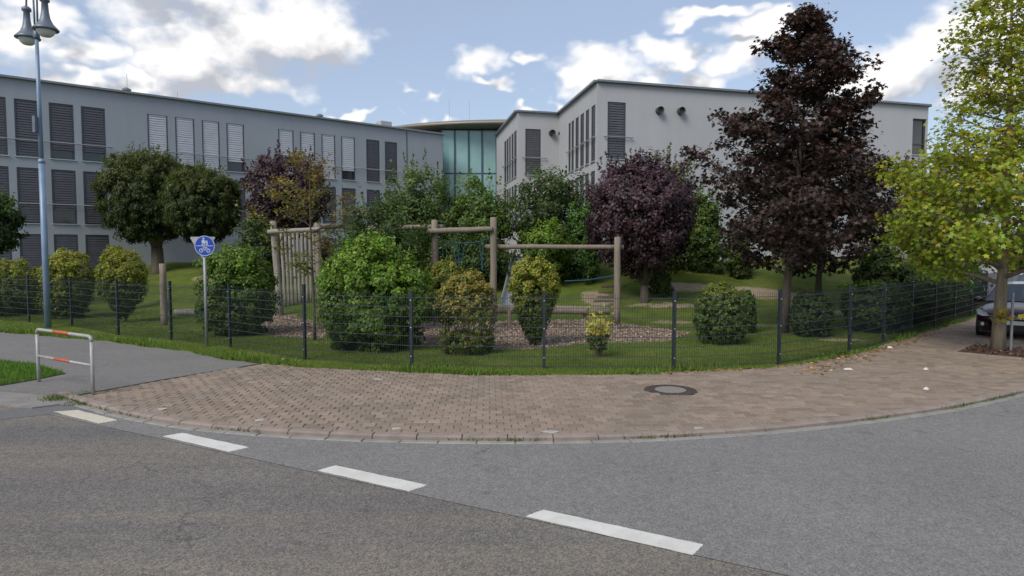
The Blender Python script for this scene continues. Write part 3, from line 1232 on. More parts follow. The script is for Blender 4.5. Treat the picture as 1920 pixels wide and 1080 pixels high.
# --- left wing
ZR = 11.4
PL = Vector(D(0, 149, 34.66).to_2d())
PL2 = Vector(D(830, 255, 51.8).to_2d())
dL = (PL2 - PL).normalized()
LL0 = -9.0
P0 = PL + dL * LL0
LEN = (PL2 - P0).length
bk = Vector((-dL.y, dL.x))
lw = empty('school_building', (P0.x + 8, P0.y + 8, 0), 'long grey plastered three storey school wing with rows of blinds, at left', 'building')
groups = [[(-70, -38), (-22, 12), (27, 73), (92, 138), (152, 197)], [(276, 314), (328, 364), (378, 411), (424, 457)], [(521, 550), (562, 590), (602, 628), (639, 665), (686, 711), (721, 744)]]
wins = []
rails = []
for gi, gl in enumerate(groups):
    ext = []
    for k, (a, b) in enumerate(gl):
        s0, s1 = on_plane(a, 220, P0, dL)[0], on_plane(b, 220, P0, dL)[0]
        ext.append((s0, s1))
        light = gi == 1 or (gi == 2 and k < 4)
        wins.append((s0, s1, 7.42, 10.38, 'blind_light' if light else 'blind_dark', (1.0, 1.0, 1.0, .86, .84)[k] if gi == 0 else (1.0, .97, 1.0, .8, 1.0, .93)[k]))
        wins.append((s0, s1, 3.95, 6.85, 'blind_dark', .74 if (gi == 0 and k == 3) else 1.0))
        if gi != 1:
            wins.append((s0, s1, .55, 3.38, 'blind_dark', 1.0))
    rails.append((ext[0][0] - .25, ext[-1][1] + .3))
wall = MB()
facade_mesh(wall, P0, dL, LEN, -.05, ZR, [w[:4] for w in wins], .2, bk)
DEP = 13.0
q = [P0, PL2, PL2 + bk * DEP, P0 + bk * DEP]
for a, b in ((q[1], q[2]), (q[2], q[3]), (q[3], q[0])):
    wall.quad((*a, -.05), (*b, -.05), (*b, ZR), (*a, ZR))
wall.build('wall', M['plaster_grey'], lw)
MB().add([(*p, ZR - .02) for p in q], ((0, 1, 2, 3),)).build('roof', M['roof_flat'], lw)
coping(lw, q, ZR)
for w in wins:
    window(lw, P0, dL, bk, w[:4], w[4], w[5])
for a, b in rails:
    railing(lw, P0, dL, bk, a, b, 8.28)
    railing(lw, P0, dL, bk, a, b, 4.98)
# joint, roof boxes and lightning rods on the wing
sj = on_plane(763, 300, P0, dL)[0]
j = P0 + dL * sj - bk * .012
MB().obox((j.x, j.y, 5.6), (dL.x * .03, dL.y * .03, 0), (bk.x * .01, bk.y * .01, 0), (0, 0, 5.7)).build('joint_strip', M['reveal'], lw)
for px_, back_, h in ((265, 4, 2.0), (345, 1.5, .8)):
    s = on_plane(px_, 200, P0, dL)[0]
    p = P0 + dL * s + bk * back_
    MB().tube([(p.x, p.y, ZR - .05), (p.x, p.y, ZR + h)], .018, 5).build('lightning_rod', M['rail'], lw)
for px_ in (246, 613):
    s = on_plane(px_, 200, P0, dL)[0]
    p = P0 + dL * s + bk * 1.2
    MB().lathe((p.x, p.y, ZR - .05), ((.16, 0), (.16, .42), (.24, .44), (.24, .52), (.1, .6)), 12).build('roof_vent', M['coping'], lw)
s = on_plane(745, 245, P0, dL)[0]
p = P0 + dL * s + bk * 2.0
MB().obox((p.x, p.y, ZR + .35), (dL.x * .45, dL.y * .45, 0), (bk.x * .4, bk.y * .4, 0), (0, 0, .42)).build('chimney', M['plaster_white'], lw)

# --- the two white blocks at right
def block(name, label, pc, pl_, pr, zr, left_w, front_w, vents, rail_z, depth):
    """pc corner, pl_ far end of the left flank, pr end of the front, all as plan points"""
    root = empty(name, (pc.x + 3, pc.y + 4, 0), label, 'building')
    dl, df = (pc - pl_).normalized(), (pr - pc).normalized()
    bl_, bf = Vector((-dl.y, dl.x)), Vector((-df.y, df.x))
    pe_ = pl_ - dl * depth
    L1, L2 = (pc - pe_).length, (pr - pc).length
    off = (pl_ - pe_).length
    wl, wf = [], []
    for x0, x1, za, zb in left_w:
        s0, s1 = on_plane(x0, 250, pe_, dl)[0], on_plane(x1, 250, pe_, dl)[0]
        wl.append((s0, s1, za, zb))
        wl.append((s0, s1, za - 3.45, zb - 3.5))
    for x0, x1, za, zb in front_w:
        s0, s1 = on_plane(x0, 250, pc, df)[0], on_plane(x1, 250, pc, df)[0]
        wf.append((s0, s1, za, zb))
    mb = MB()
    facade_mesh(mb, pe_, dl, L1, -.05, zr, wl, .22, bl_)
    facade_mesh(mb, pc, df, L2, -.05, zr, wf, .22, bf)
    pb = pr + (pe_ - pc)
    mb.quad((*pr, -.05), (*pb, -.05), (*pb, zr), (*pr, zr))
    mb.quad((*pb, -.05), (*pe_, -.05), (*pe_, zr), (*pb, zr))
    mb.build('wall', M['plaster_white'], root)
    MB().add([(*p, zr - .02) for p in (pe_, pc, pr, pb)], ((0, 1, 2, 3),)).build('roof', M['roof_flat'], root)
    coping(root, [pe_, pc, pr, pb], zr)
    for r in wl:
        window(root, pe_, dl, bl_, r, 'blind_dark')
    for k, r in enumerate(wf):
        window(root, pc, df, bf, r, 'blind_dark' if k == 0 or r[0] < 8 else None)
    if wl:
        railing(root, pe_, dl, bl_, min(r[0] for r in wl) - .2, max(r[1] for r in wl) + .2, rail_z)
    railing(root, pc, df, bf, wf[0][0] - .25, wf[0][1] + .4, rail_z)
    for vx, vy in vents:
        s, z = on_plane(vx, vy, pc, df)
        c = Vector((*(pc + df * s), z))
        b3 = Vector((bf.x, bf.y, 0))
        v = MB().tube([c + b3 * .1, c - b3 * .28], .2, 16, cap=False)
        v.tube([c - b3 * .28, c - b3 * .16], [.2, .15], 16, cap=False)
        vo = v.build('vent_pipe', M['duct'], root)
        MB().tube([c - b3 * .10, c - b3 * .12], .17, 16).build('vent_mouth', M['soffit'], vo)
    return root


pc = D(1120, 158, 35.7).to_2d()
pl_ = D(1063, 205, 42.0).to_2d()
pr = D(1741, 203, 41.7).to_2d()
block('white_classroom_block', 'large white cubic school block with two round vents behind the dark red maple', pc, pl_, pr, ZR,
      [(a, b, 7.3, 10.3) for a, b in ((1066, 1070), (1071.5, 1076), (1079, 1085), (1088, 1095), (1098, 1104.5), (1108.5, 1116))],
      [(1139, 1173, 7.4, 10.4), (1139, 1173, 3.9, 6.9), (1711, 1737, 8.4, 10.6)], ((1235, 208), (1275, 209)), 8.55, 5.0)
pc = D(970, 213, 43.3).to_2d()
pl_ = D(942, 245, 49.4).to_2d()
pr = pc + Vector((.963, .269)) * 9
block('white_classroom_block', 'smaller white school block with two round vents beside the glass hall', pc, pl_, pr, ZR,
      [(a, b, 7.3, 10.3) for a, b in ((945.5, 949.3), (950, 953.5), (954.5, 957.5), (959, 962.8), (964, 968.5))],
      [(985, 1014, 7.4, 10.35)], ((1034, 250), (1052, 251)), 8.5, 3.0)
# --- glass hall with its lens-shaped roof
gh = empty('glass_hall', (-2, 60, 0), 'glazed entrance hall with teal panes under a thin curved roof', 'building')
GA, GB_ = D(828, 300, 54.5).to_2d(), D(946, 300, 54.5).to_2d()
tg = (GB_ - GA).normalized()
ztop = 12.2
px_m = [828, 853, 879, 904, 931, 946]
for a, b in zip(px_m[:-1], px_m[1:]):
    s0, s1 = D(a, 300, 54.5), D(b, 300, 54.5)
    for z0, z1 in ((.0, 5.4), (5.5, 8.7), (8.8, ztop)):
        MB().box(s0.x + .05, s1.x - .05, 54.5 + rnd.uniform(-.01, .01), 54.56, z0, z1).build('pane', M['teal'], gh)
for a in px_m:
    s0 = D(a, 300, 54.5)
    MB().box(s0.x - .07, s0.x + .07, 54.42, 54.62, 0, ztop).build('mullion', M['mullion'], gh)
for z in (5.45, 8.75):
    MB().box(GA.x, GB_.x, 54.46, 54.6, z - .05, z + .05).build('transom', M['mullion'], gh)
MB().box(-12, GA.x - .07, 55.2, 64, 0, 12.3).build('wall', M['soffit'], gh)
MB().box(GA.x, 9, 54.7, 64, 0, 12.25).build('inner_wall', M['plaster_grey'], gh)
prof = []
N_ = 64
rf = MB()
cx, cy, rx, ry = 0.5, 58.6, 12.6, 6.0
rings = ((.86, 12.3), (.985, 12.4), (1.0, 12.5), (.985, 12.66), (.9, 12.84), (.6, 13.1), (.02, 13.25))
for f, z in rings:
    for k in range(N_):
        w = 2 * math.pi * k / N_
        rf.v.append((cx + rx * f * math.cos(w), cy + ry * f * math.sin(w), z))
for i in range(len(rings) - 1):
    for k in range(N_):
        rf.f.append((i * N_ + k, i * N_ + (k + 1) % N_, (i + 1) * N_ + (k + 1) % N_, (i + 1) * N_ + k))
rf.f.append(tuple(reversed(range(N_))))
rf.f.append(tuple((len(rings) - 1) * N_ + k for k in range(N_)))
rf.build('roof', M['canopy_roof'], gh, smooth=True)
for x in (-5.3, -3.6):
    MB().tube([(x, 57, 12.9), (x, 57, 15.2)], .016, 5).build('lightning_rod', M['rail'], gh)
# --- low white house beyond the street tree
wh = empty('white_house', (28, 40, 0), 'plain white rendered house beyond the parked cars at right', 'house')
a, b = D(1790, 500, 37).to_2d(), D(1888, 500, 36.2).to_2d()
t = (b - a).normalized()
nb = Vector((-t.y, t.x))
mb = MB()
hz = 6.0
qq = [a, b, b + nb * 9, a + nb * 9]
for i in range(4):
    mb.quad((*qq[i], -.05), (*qq[(i + 1) % 4], -.05), (*qq[(i + 1) % 4], hz), (*qq[i], hz))
mb.build('wall', M['plaster_white'], wh)
mid = [(qq[0] + qq[3]) / 2, (qq[1] + qq[2]) / 2]
MB().add([(*qq[0], hz), (*qq[1], hz), (*qq[2], hz), (*qq[3], hz), (*mid[0], hz + 2.4), (*mid[1], hz + 2.4)], ((0, 1, 5, 4), (2, 3, 4, 5), (1, 2, 5), (3, 0, 4))).build('roof', M['kerb'], wh)
c = a + t * 2.3 - nb * .05
MB().obox((c.x, c.y, 1.75), (t.x * .12, t.y * .12, 0), (nb.x * .09, nb.y * .09, 0), (0, 0, .2)).build('wall_lamp', M['duct'], wh)

# ------------------------------------------------------------------ fence
fen = empty('mesh_fence', (FENCE[6].x, FENCE[6].y, 0), 'dark double-bar wire mesh fence round the school playground', 'fence')
FH = 1.56
for i, p in enumerate(FENCE):
    g = .06
    t = (FENCE[min(i + 1, len(FENCE) - 1)] - FENCE[max(i - 1, 0)]).normalized()
    n2 = Vector((-t.y, t.x))
    h = FH + (.04 if i != 7 else .12)
    po = MB().obox((p.x, p.y, g + h / 2 - .05), (t.x * .03, t.y * .03, 0), (n2.x * .03, n2.y * .03, 0), (0, 0, h / 2 + .05)).build('post', M['fence'], fen)
    MB().obox((p.x, p.y, g + h + .008), (t.x * .034, t.y * .034, 0), (n2.x * .034, n2.y * .034, 0), (0, 0, .01)).build('cap', M['fence'], po)
    for z in (.25, .85, 1.42):
        MB().obox((p.x - n2.x * .036, p.y - n2.y * .036, g + z), (t.x * .012, t.y * .012, 0), (n2.x * .007, n2.y * .007, 0), (0, 0, .012)).build('clamp', M['fixing'], po)
    if i == 5:
        MB().obox((p.x, p.y - .05, 1.0), (.05, 0, 0), (0, .05, 0), (0, 0, .09)).build('lock_box', M['fence'], po)
for i in range(len(FENCE) - 1):
    a, b = FENCE[i], FENCE[i + 1]
    L = (b - a).length
    t = (b - a) / L
    n2 = Vector((-t.y, t.x)) * -.028
    mb = MB()
    k = int(L / .05)
    for s in range(1, k):
        p = a + t * (L * s / k) + n2 * .5
        w = .0029
        c = [(p.x - t.x * w, p.y - t.y * w), (p.x + t.x * w, p.y + t.y * w), (p.x - n2.x * .2, p.y - n2.y * .2)]
        mb.add([(x, y, .1) for x, y in c] + [(x, y, .06 + FH) for x, y in c], ((0, 1, 4, 3), (1, 2, 5, 4), (2, 0, 3, 5)))
    pn = mb.build('wire_mesh', M['fence'], fen)
    pn['kind'] = 'stuff'
    for j in range(8):
        z = .13 + j * .2
        pts = [a + t * .03 + n2 * .75, b - t * .03 + n2 * .75]
        MB().obox((*((pts[0] + pts[1]) / 2), z), (t.x * (L / 2 - .03), t.y * (L / 2 - .03), 0), (n2.x * .3, n2.y * .3, 0), (0, 0, .0055)).build('horizontal_bar', M['bar'], pn)

# ------------------------------------------------------------------ street lamp
lb = G(90, 616, ZP)
lroot = empty('street_lamp', lb, 'tall blue lamp post with two hanging bell lamps', 'street lamp')
ltop = D(71, 70, lb.y).z
zc = D(85, 305, lb.y).z
MB().tube([lb - Vector((0, 0, .1)), (lb.x, lb.y, zc)], [.092, .085], 14).build('lower_post', M['lamp'], lroot, smooth=True)
MB().tube([(lb.x, lb.y, zc - .02), (lb.x, lb.y, zc + .05), (lb.x, lb.y, zc + .12)], [.093, .093, .066], 14).build('collar', M['lamp'], lroot, smooth=True)
MB().tube([(lb.x, lb.y, zc), (lb.x, lb.y, ltop)], [.066, .05], 12).build('upper_post', M['lamp'], lroot, smooth=True)
MB().box(lb.x - .1, lb.x - .02, lb.y - .2, lb.y - .07, zc + .9, zc + 1.4).build('junction_box', M['lampdark'], lroot)
MB().lathe((lb.x, lb.y, ltop - .05), ((.075, 0), (.09, .05), (.09, .2), (.06, .24)), 12).build('arm_collar', M['lampdark'], lroot, smooth=True)
adir = Vector((.818, -.576, 0)).normalized()
for sgn in (1, -1):
    off = adir * sgn
    reach, rise = .68, 1.5
    pts = [Vector((lb.x, lb.y, ltop + .1)) + off * .1]
    pts.append(pts[0] + Vector((0, 0, .75)) + off * .02)
    for k in range(9):
        w = math.pi * k / 8
        pts.append(Vector((lb.x, lb.y, ltop + rise - .35)) + off * (.13 + (reach - .13) * (1 - math.cos(w)) / 2) + Vector((0, 0, .32 * math.sin(w))))
    end = pts[-1] - Vector((0, 0, .12))
    pts.append(end)
    arm = MB().tube(pts, .028, 8).build('arm', M['lampdark'], lroot, smooth=True)
    c = (end.x, end.y, end.z - .95)
    MB().lathe(c, ((.345, 0), (.355, .03), (.30, .09), (.2, .2), (.13, .36), (.10, .55), (.085, .82), (.13, .85), (.13, .93), (.06, .99)), 22).build('lamp_shade', M['lampdark'], lroot, smooth=True)
    MB().lathe(c, ((.03, -.2), (.13, -.18), (.21, -.11), (.25, -.02), (.25, .0)), 20).build('lamp_cover', M['lampglass'], lroot, smooth=True)

# ------------------------------------------------------------------ shared path sign with a yield sign facing away behind it
sb = G(388, 651, ZP)
sroot = empty('path_sign', sb, 'round blue sign showing pedestrians above a bicycle on a grey pole', 'sign')
MB().tube([sb - Vector((0, 0, .1)), (sb.x, sb.y, D(386, 443, sb.y).z)], .038, 10).build('pole', M['galv'], sroot, smooth=True)
sc3 = D(386, 461, sb.y)
SX, SY, SZ = sc3.x, sb.y - .06, sc3.z


def disc(rad, y0, y1, n=36, hole=0.0):
    mb = MB()
    if hole == 0:
        vs = [(SX + rad * math.cos(2 * math.pi * k / n), y, SZ + rad * math.sin(2 * math.pi * k / n)) for y in (y0, y1) for k in range(n)]
        fs = [tuple(range(n)), tuple(reversed(range(n, 2 * n)))] + [(k, k + n, (k + 1) % n + n, (k + 1) % n) for k in range(n)]
        return mb.add(vs, fs)
    return ring((0, 0), rad, hole, y0, n)


def ring(c, ro, ri, y, n=24):
    mb = MB()
    vs = []
    for r in (ro, ri):
        vs += [(SX + c[0] + r * math.cos(2 * math.pi * k / n), y, SZ + c[1] + r * math.sin(2 * math.pi * k / n)) for k in range(n)]
    return mb.add(vs, [(k, (k + 1) % n, (k + 1) % n + n, k + n) for k in range(n)])


RS = .255
face = disc(RS, SY - .006, SY + .002).build('sign_face', M['blue'], sroot)


def glyph(name, polys):
    mb = MB()
    for p in polys:
        mb.add([(SX + x * RS, SY - .0095, SZ + z * RS) for x, z in p], (tuple(range(len(p))),))
    return mb.build(name, M['signwhite'], face)


def bar(x0, z0, x1, z1, w):
    d = Vector((x1 - x0, z1 - z0)).normalized()
    n = Vector((-d.y, d.x)) * w / 2
    return [(x0 + n.x, z0 + n.y), (x0 - n.x, z0 - n.y), (x1 - n.x, z1 - n.y), (x1 + n.x, z1 + n.y)]


def circ(cx, cz, r, n=12):
    return [(cx + r * math.cos(2 * math.pi * k / n), cz + r * math.sin(2 * math.pi * k / n)) for k in range(n)]


ring((0, 0), RS * .985, RS * .925, SY - .0095, 40).build('rim', M['signwhite'], face)
glyph('divider', [bar(-.82, 0, .82, 0, .06)])
glyph('pedestrian_symbol', [circ(-.1, .72, .1), [(-.24, .58), (.02, .6), (.1, .3), (.0, .16), (-.22, .2), (-.3, .4)], bar(-.16, .24, -.26, .06, .12), bar(-.06, .22, .0, .06, .11), bar(.0, .55, .18, .34, .07),
                         circ(.22, .45, .075), [(.14, .36), (.3, .36), (.32, .18), (.14, .18)], bar(.18, .2, .14, .07, .08), bar(.27, .2, .32, .07, .08)])
bi = []
glyph('bicycle_symbol', [bar(-.36, -.44, -.1, -.18, .06), bar(-.1, -.18, .16, -.18, .06), bar(.16, -.18, .0, -.46, .06), bar(-.1, -.18, .0, -.46, .06), bar(.36, -.44, .16, -.12, .06), bar(-.2, -.1, -.02, -.1, .06), bar(.1, -.1, .26, -.14, .06), bar(-.36, -.44, .0, -.46, .05)])
for cx_ in (-.36, .36):
    ring((cx_ * RS, -.46 * RS), .2 * RS, .13 * RS, SY - .0095, 18).build('wheel_symbol', M['signwhite'], face)
MB().box(SX - .05, SX + .05, SY + .003, SY + .1, SZ - .03, SZ + .03).build('clamp', M['galv'], sroot)
yr = empty('yield_sign', (sb.x, sb.y + .1, SZ - .3), 'grey back of a triangular sign behind the round blue sign', 'sign')
a, b, c = D(356, 444, sb.y + .07), D(405, 444, sb.y + .07), D(381, 487, sb.y + .07)
a, b, c = (Vector((v.x, sb.y + .05, v.z)) for v in (a, b, c))
tp = []
for v, w, u in ((a, b, c), (b, c, a), (c, a, b)):           # rounded corners
    p1, p2 = v + (u - v).normalized() * .045, v + (w - v).normalized() * .045
    tp += [p1, v + ((p1 + p2) / 2 - v) * .45, p2]
k = len(tp)
MB().add([(v.x, v.y, v.z) for v in tp] + [(v.x, v.y + .004, v.z) for v in tp], [tuple(reversed(range(k))), tuple(range(k, 2 * k))] + [(i, (i + 1) % k, (i + 1) % k + k, i + k) for i in range(k)]).build('plate', M['signback'], yr)
for dz in (.08, -.1):
    MB().box(SX - .06, SX + .05, sb.y + .036, sb.y + .05, SZ + dz - .015, SZ + dz + .015).build('bracket', M['galv'], yr)

# ------------------------------------------------------------------ barrier railing at the path mouth
b0, b1 = G(73, 716, ZP), G(175, 739, ZP)
br = empty('barrier_railing', (b0 + b1) / 2, 'grey tubular barrier with two orange red bands at the path mouth', 'barrier')
t = (b1 - b0).normalized()
hb = .985
for p in (b0, b1):
    MB().tube([p - Vector((0, 0, .1)), p + Vector((0, 0, hb - .09))], .03, 10).build('upright', M['barrier'], br, smooth=True)
pts = [b0 + Vector((0, 0, hb - .09)), b0 + Vector((0, 0, hb - .035)) + t * .012, b0 + Vector((0, 0, hb - .01)) + t * .035, b0 + Vector((0, 0, hb)) + t * .09]
pts += [b1 + (Vector((0, 0, v.z - b0.z)) - t * (v - b0).dot(t)) for v in reversed(pts)]
MB().tube(pts, .03, 10).build('top_rail', M['barrier'], br, smooth=True)
MB().tube([b0 + Vector((0, 0, .49)) + t * .025, b1 + Vector((0, 0, .49)) - t * .025], .024, 10).build('middle_rail', M['barrier'], br, smooth=True)
for z, r_ in ((hb, .0325), (.49, .0265)):
    MB().tube([b0.lerp(b1, .33) + Vector((0, 0, z)), b0.lerp(b1, .62) + Vector((0, 0, z))], r_, 10).build('orange_band', M['redband'], br, smooth=True)

# ------------------------------------------------------------------ things lying on the paving
mr_ = empty('manhole_cover', MAN, 'round manhole cover with dark iron ring and concrete centre in the paving', 'manhole cover')
MB().lathe((MAN.x, MAN.y, .03), ((.455, 0), (.455, .028), (.45, .034), (.275, .034)), 40).build('iron_ring', M['iron'], mr_, smooth=False)
MB().lathe((MAN.x, MAN.y, .03), ((.27, .03), (.27, .037), (.262, .040)), 36).build('concrete_centre', M['lid'], mr_)
for k in range(16):
    w = 2 * math.pi * k / 16
    c = Vector((MAN.x + .365 * math.cos(w), MAN.y + .365 * math.sin(w), .0655))
    MB().obox(c, (math.cos(w) * .06, math.sin(w) * .06, 0), (-math.sin(w) * .018, math.cos(w) * .018, 0), (0, 0, .003)).build('vent_rib', M['iron'], mr_)


def flake(name, label, cat, px_, py_, w, d, mat, seed, z=.004, group=None, hole=False):
    r = random.Random(seed)
    p = G(px_, py_, ZP)
    n = 11
    pts = [(p.x + w / 2 * math.cos(2 * math.pi * k / n) * r.uniform(.65, 1.15), p.y + d / 2 * math.sin(2 * math.pi * k / n) * r.uniform(.65, 1.15)) for k in range(n)]
    mb = MB()
    inner_ = [(p.x + (x - p.x) * .5, p.y + (y - p.y) * .5) for x, y in pts]
    vs = [(x, y, ZP + .0) for x, y in pts] + [(x, y, ZP + z * r.uniform(.8, 1.4)) for x, y in inner_]
    mb.add(vs, [(k, (k + 1) % n, (k + 1) % n + n, k + n) for k in range(n)] + [tuple(range(n, 2 * n))])
    o = mb.build(name, M[mat], origin=(p.x, p.y, ZP))
    tag(o, label, cat, group)
    return o


GP = 'mortar patches in the paving near the kerb'
for k, (x, y, lab) in enumerate(((305, 766, 'pale mortar patch in the paving nearest the railing'), (488, 787, 'pale mortar patch in the paving, second from the railing'), (744, 803, 'small pale mortar patch near the kerb, third from the railing'),
                              (1033, 809, 'whitish mortar patch beside the kerb in the middle, fourth from the railing'), (1311, 803, 'pale mortar patch near the kerb in front of the manhole'), (708, 711, 'faint pale patch in the paving between the big bush and the kerb'))):
    flake('mortar_patch', lab, 'patch', x, y, (.15, .18, .15, .26, .18, .2)[k], (.16, .18, .15, .14, .16, .16)[k], 'mortar', k, .005, GP)
flake('paint_spot', 'small orange sprayed spot on the paving beside the manhole', 'paint mark', 1220, 749, .085, .12, 'orange', 31)
for k, (x, y, w, d, lab) in enumerate(((1590, 693, .27, .1, 'largest white paper scrap on the paving at right'), (1736, 693, .12, .1, 'small white scrap on the paving near the tree pit'), (1737, 730, .1, .1, 'small white scrap lying nearest the kerb at right'),
                                     (1668, 652, .14, .12, 'small white scrap at the foot of the fence hedge'), (531, 675, .15, .1, 'tiny white scrap at the lawn edge beside the fence'))):
    flake('paper_scrap', lab, 'litter', x, y, w, d, 'white_scrap', 60 + k, .03)

# ------------------------------------------------------------------ climbing frames of logs
def log(root, name, a, b, r, mat='log', bend=.0, parent=None):
    a, b = Vector(a), Vector(b)
    n = 6
    pts, rr = [], []
    for k in range(n + 1):
        t = k / n
        pts.append(a.lerp(b, t) + Vector((rnd.uniform(-1, 1), rnd.uniform(-1, 1), rnd.uniform(-1, 1) if abs((b - a).normalized().z) < .5 else 0)) * .008)
        rr.append(r * (1.04 - .1 * t) * rnd.uniform(.97, 1.03))
    d = (b - a).normalized()
    pts = [pts[0] - d * 0] + pts + [pts[-1] + d * .012]
    rr = [rr[0] * .85] + rr + [rr[-1] * .8]
    return MB().tube(pts, rr, 12).build(name, M[mat], parent or root, smooth=True)


YF = 21.0
g0 = .05
f2 = empty('climbing_frame', (D(925, 600, YF).x, YF, .1), 'round log climbing frame with blue rope net hanging from its tall posts', 'climbing frame')
pA, pB, pC = D(815, 413, 21.4), D(925, 408, YF), D(1158, 445, 20.6)
for p in (pA, pB, pC):
    o = log(f2, 'post', (p.x, p.y, .25), p, .11 if p is not pC else .105)
    MB().tube([(p.x, p.y, gz(p.x, p.y) - .1), (p.x, p.y, .35)], .05, 8).build('steel_foot', M['galv'], o)
h1 = D(870, 432, YF).z
log(f2, 'beam', (pA.x - .2, pA.y - .17, h1 - .02), (pB.x - .02, pB.y - .17, h1 + .04), .085)
h2 = D(1040, 463, YF).z
log(f2, 'beam', (pB.x - .25, pB.y + .18, h2 + .01), (pC.x + .2, pC.y + .18, h2), .072)
h3 = D(800, 427, 22).z
log(f2, 'beam', (pA.x - 2.6, pA.y + 1.2, h3), (pA.x + .25, pA.y + .17, h3 + .02), .08)
h4 = D(1050, 582, 21.3).z
log(f2, 'balance_beam', (pB.x - .1, 21.6, h4 + .02), (pC.x - .15, 21.2, h4), .14)
for x in (pB.x + .5, pC.x - .9):
    MB().tube([(x, 21.4, gz(x, 21.4) - .1), (x, 21.4, h4)], .07, 8).build('beam_support', M['log'], f2)
# rope net
ra, rb = Vector((pA.x + .1, pA.y, D(820, 446, YF).z)), Vector((pB.x - .1, pB.y, D(920, 446, YF).z))
cur = lambda t: ra.lerp(rb, t) - Vector((0, 0, .17 * 4 * t * (1 - t)))
MB().tube([cur(k / 10) for k in range(11)], .018, 6).build('rope', M['rope'], f2)
for t0, t1, zl in ((.12, .1, .55), (.34, .42, .8), (.42, .4, .75), (.52, .46, .7), (.78, .84, .9), (.88, .86, .95), (.3, .36, .6)):
    p = cur(t0)
    e = cur(t1) - Vector((0, 0, zl))
    MB().tube([p, (p + e) / 2 + Vector((rnd.uniform(-.05, .05), .03, 0)), e], .013, 5).build('rope', M['rope'], f2)
ra2, rb2 = D(1060, 527, 23.6), D(1152, 517, 21)
MB().tube([ra2, (ra2 + rb2) / 2 - Vector((0, 0, .05)), rb2], .024, 6).build('rope', M['rope'], f2)

YG = 24.0
f1 = empty('palisade_frame', (D(550, 590, YG).x, YG, .2), 'weathered log frame with a row of upright poles behind the thin young tree', 'climbing frame')
pD = D(512, 415, YG)
pDb = D(527, 597, YG)
log(f1, 'post', (pDb.x, YG, gz(pDb.x, YG) - .1), (pD.x, YG, pD.z), .12, 'log_pale')
pE = D(595, 418, 23.4)
log(f1, 'post', (pE.x + .05, 23.4, gz(pE.x, 23.4) - .1), pE, .11)
hb1 = D(550, 434, YG).z
log(f1, 'beam', D(503, 435, YG - .15), D(600, 429, 23.2), .075, 'log_pale')
log(f1, 'beam', D(590, 425, 23.8), D(642, 424, 24.6), .1, 'log')
for k in range(9):
    tpx = 527 + k * 7.6
    Yk = 25.6 + k * .05
    p = D(tpx, 436 + (k % 3), Yk)
    b_ = D(tpx + 8 - k * .6, 560, Yk)
    log(f1, 'pole', (b_.x, Yk, gz(b_.x, Yk) - .1), p, .058, 'log_pale')
log(f1, 'rear_beam', D(515, 437, 25.7), D(608, 433, 26.2), .07, 'log')

# single bollard log by the gate, and a short lying log
p = G(308, 608, .1)
o = log(None, 'log_bollard', (p.x, p.y, .0), (p.x, p.y, D(306, 495, p.y).z), .105, 'log')
tag(o, 'single upright log post on the lawn right of the round hedge balls', 'log post')
pa, pb_ = D(330, 575, 25), D(362, 578, 25)
o = log(None, 'lying_log', (pa.x, 25, gz(pa.x, 25) + .1), (pb_.x + .6, 24.8, gz(pb_.x, 24.8) + .1), .13, 'log_pale')
tag(o, 'short pale log lying on the grass beside the upright log post', 'log')

# slide down the mound
sl = empty('slide', (D(960, 570, 25.5).x, 25.5, .4), 'grey metal slide on the mound behind the yellow ball shrub', 'slide')
prof = [(25.0, .42), (25.6, .5), (26.6, .95), (28.2, 1.75), (29.2, 2.18), (30.0, 2.25)]
cxs = D(958, 520, 27).x
mb = MB()
wv = [(-.42, .22), (-.36, .02), (0, -.02), (.36, .02), (.42, .22)]
for i, (y, z) in enumerate(prof):
    for dx, dz in wv:
        mb.v.append((cxs + dx + (y - 25) * .12, y, max(z, gz(cxs, y) + .05) + dz))
for i in range(len(prof) - 1):
    for k in range(4):
        a = i * 5 + k
        mb.f.append((a, a + 1, a + 6, a + 5))
mb.build('chute', M['slide'], sl, smooth=True)
for s_ in (0, 4):
    MB().tube([mb.v[i * 5 + s_] for i in range(len(prof))], .03, 6).build('side_rail', M['galv'], sl)
# log steps up the mound
for k in range(5):
    y = 25.0 + k * .8
    p = D(1138 + k * 4, 560 - 9 * k, y)
    o = log(None, 'log_step', (p.x - .55, y, gz(p.x, y) + .015), (p.x + .45, y + .05, gz(p.x, y) + .015), .07, 'bark')
    tag(o, ('lowest', 'second lowest', 'middle', 'second highest', 'highest')[k] + ' log step climbing the mound behind the log frame', 'step', 'log steps on the mound')

# ------------------------------------------------------------------ shrubs behind the fence
HB = 'clipped shrubs behind the fence'
BALL = [.55, .8, 1.0, 1.0, 1.0]
bush('clipped_shrub', 'dark olive hedge shrub at the far left edge behind the fence', -60, 78, 482, 602, 25.2, YGREEN, 16000, .085, group=HB, clump=.12, jit=.045, lump=.17, boxy=2.6, seed=1)
bush('clipped_shrub', 'yellow-green rounded shrub right behind the blue lamp post', 78, 172, 464, 603, 24.0, YELLOW, 16000, .08, group=HB, clump=.12, jit=.045, lump=.17, boxy=2.6, narrow=[.75, .9, 1, 1, 1], seed=2)
bush('clipped_shrub', 'yellow-green egg shaped shrub tapering to a narrow foot, left of the log post', 181, 276, 462, 612, 22.6, YELLOW, 16000, .075, group=HB, clump=.12, jit=.045, lump=.17, boxy=2.4, narrow=[.4, .58, .9, 1, 1.05], seed=3)
bush('clipped_shrub', 'small dull shrub peeping over the egg shaped shrub', 186, 240, 456, 560, 27, YGREEN, 6000, .08, group=HB, clump=.12, jit=.045, lump=.17, seed=4)
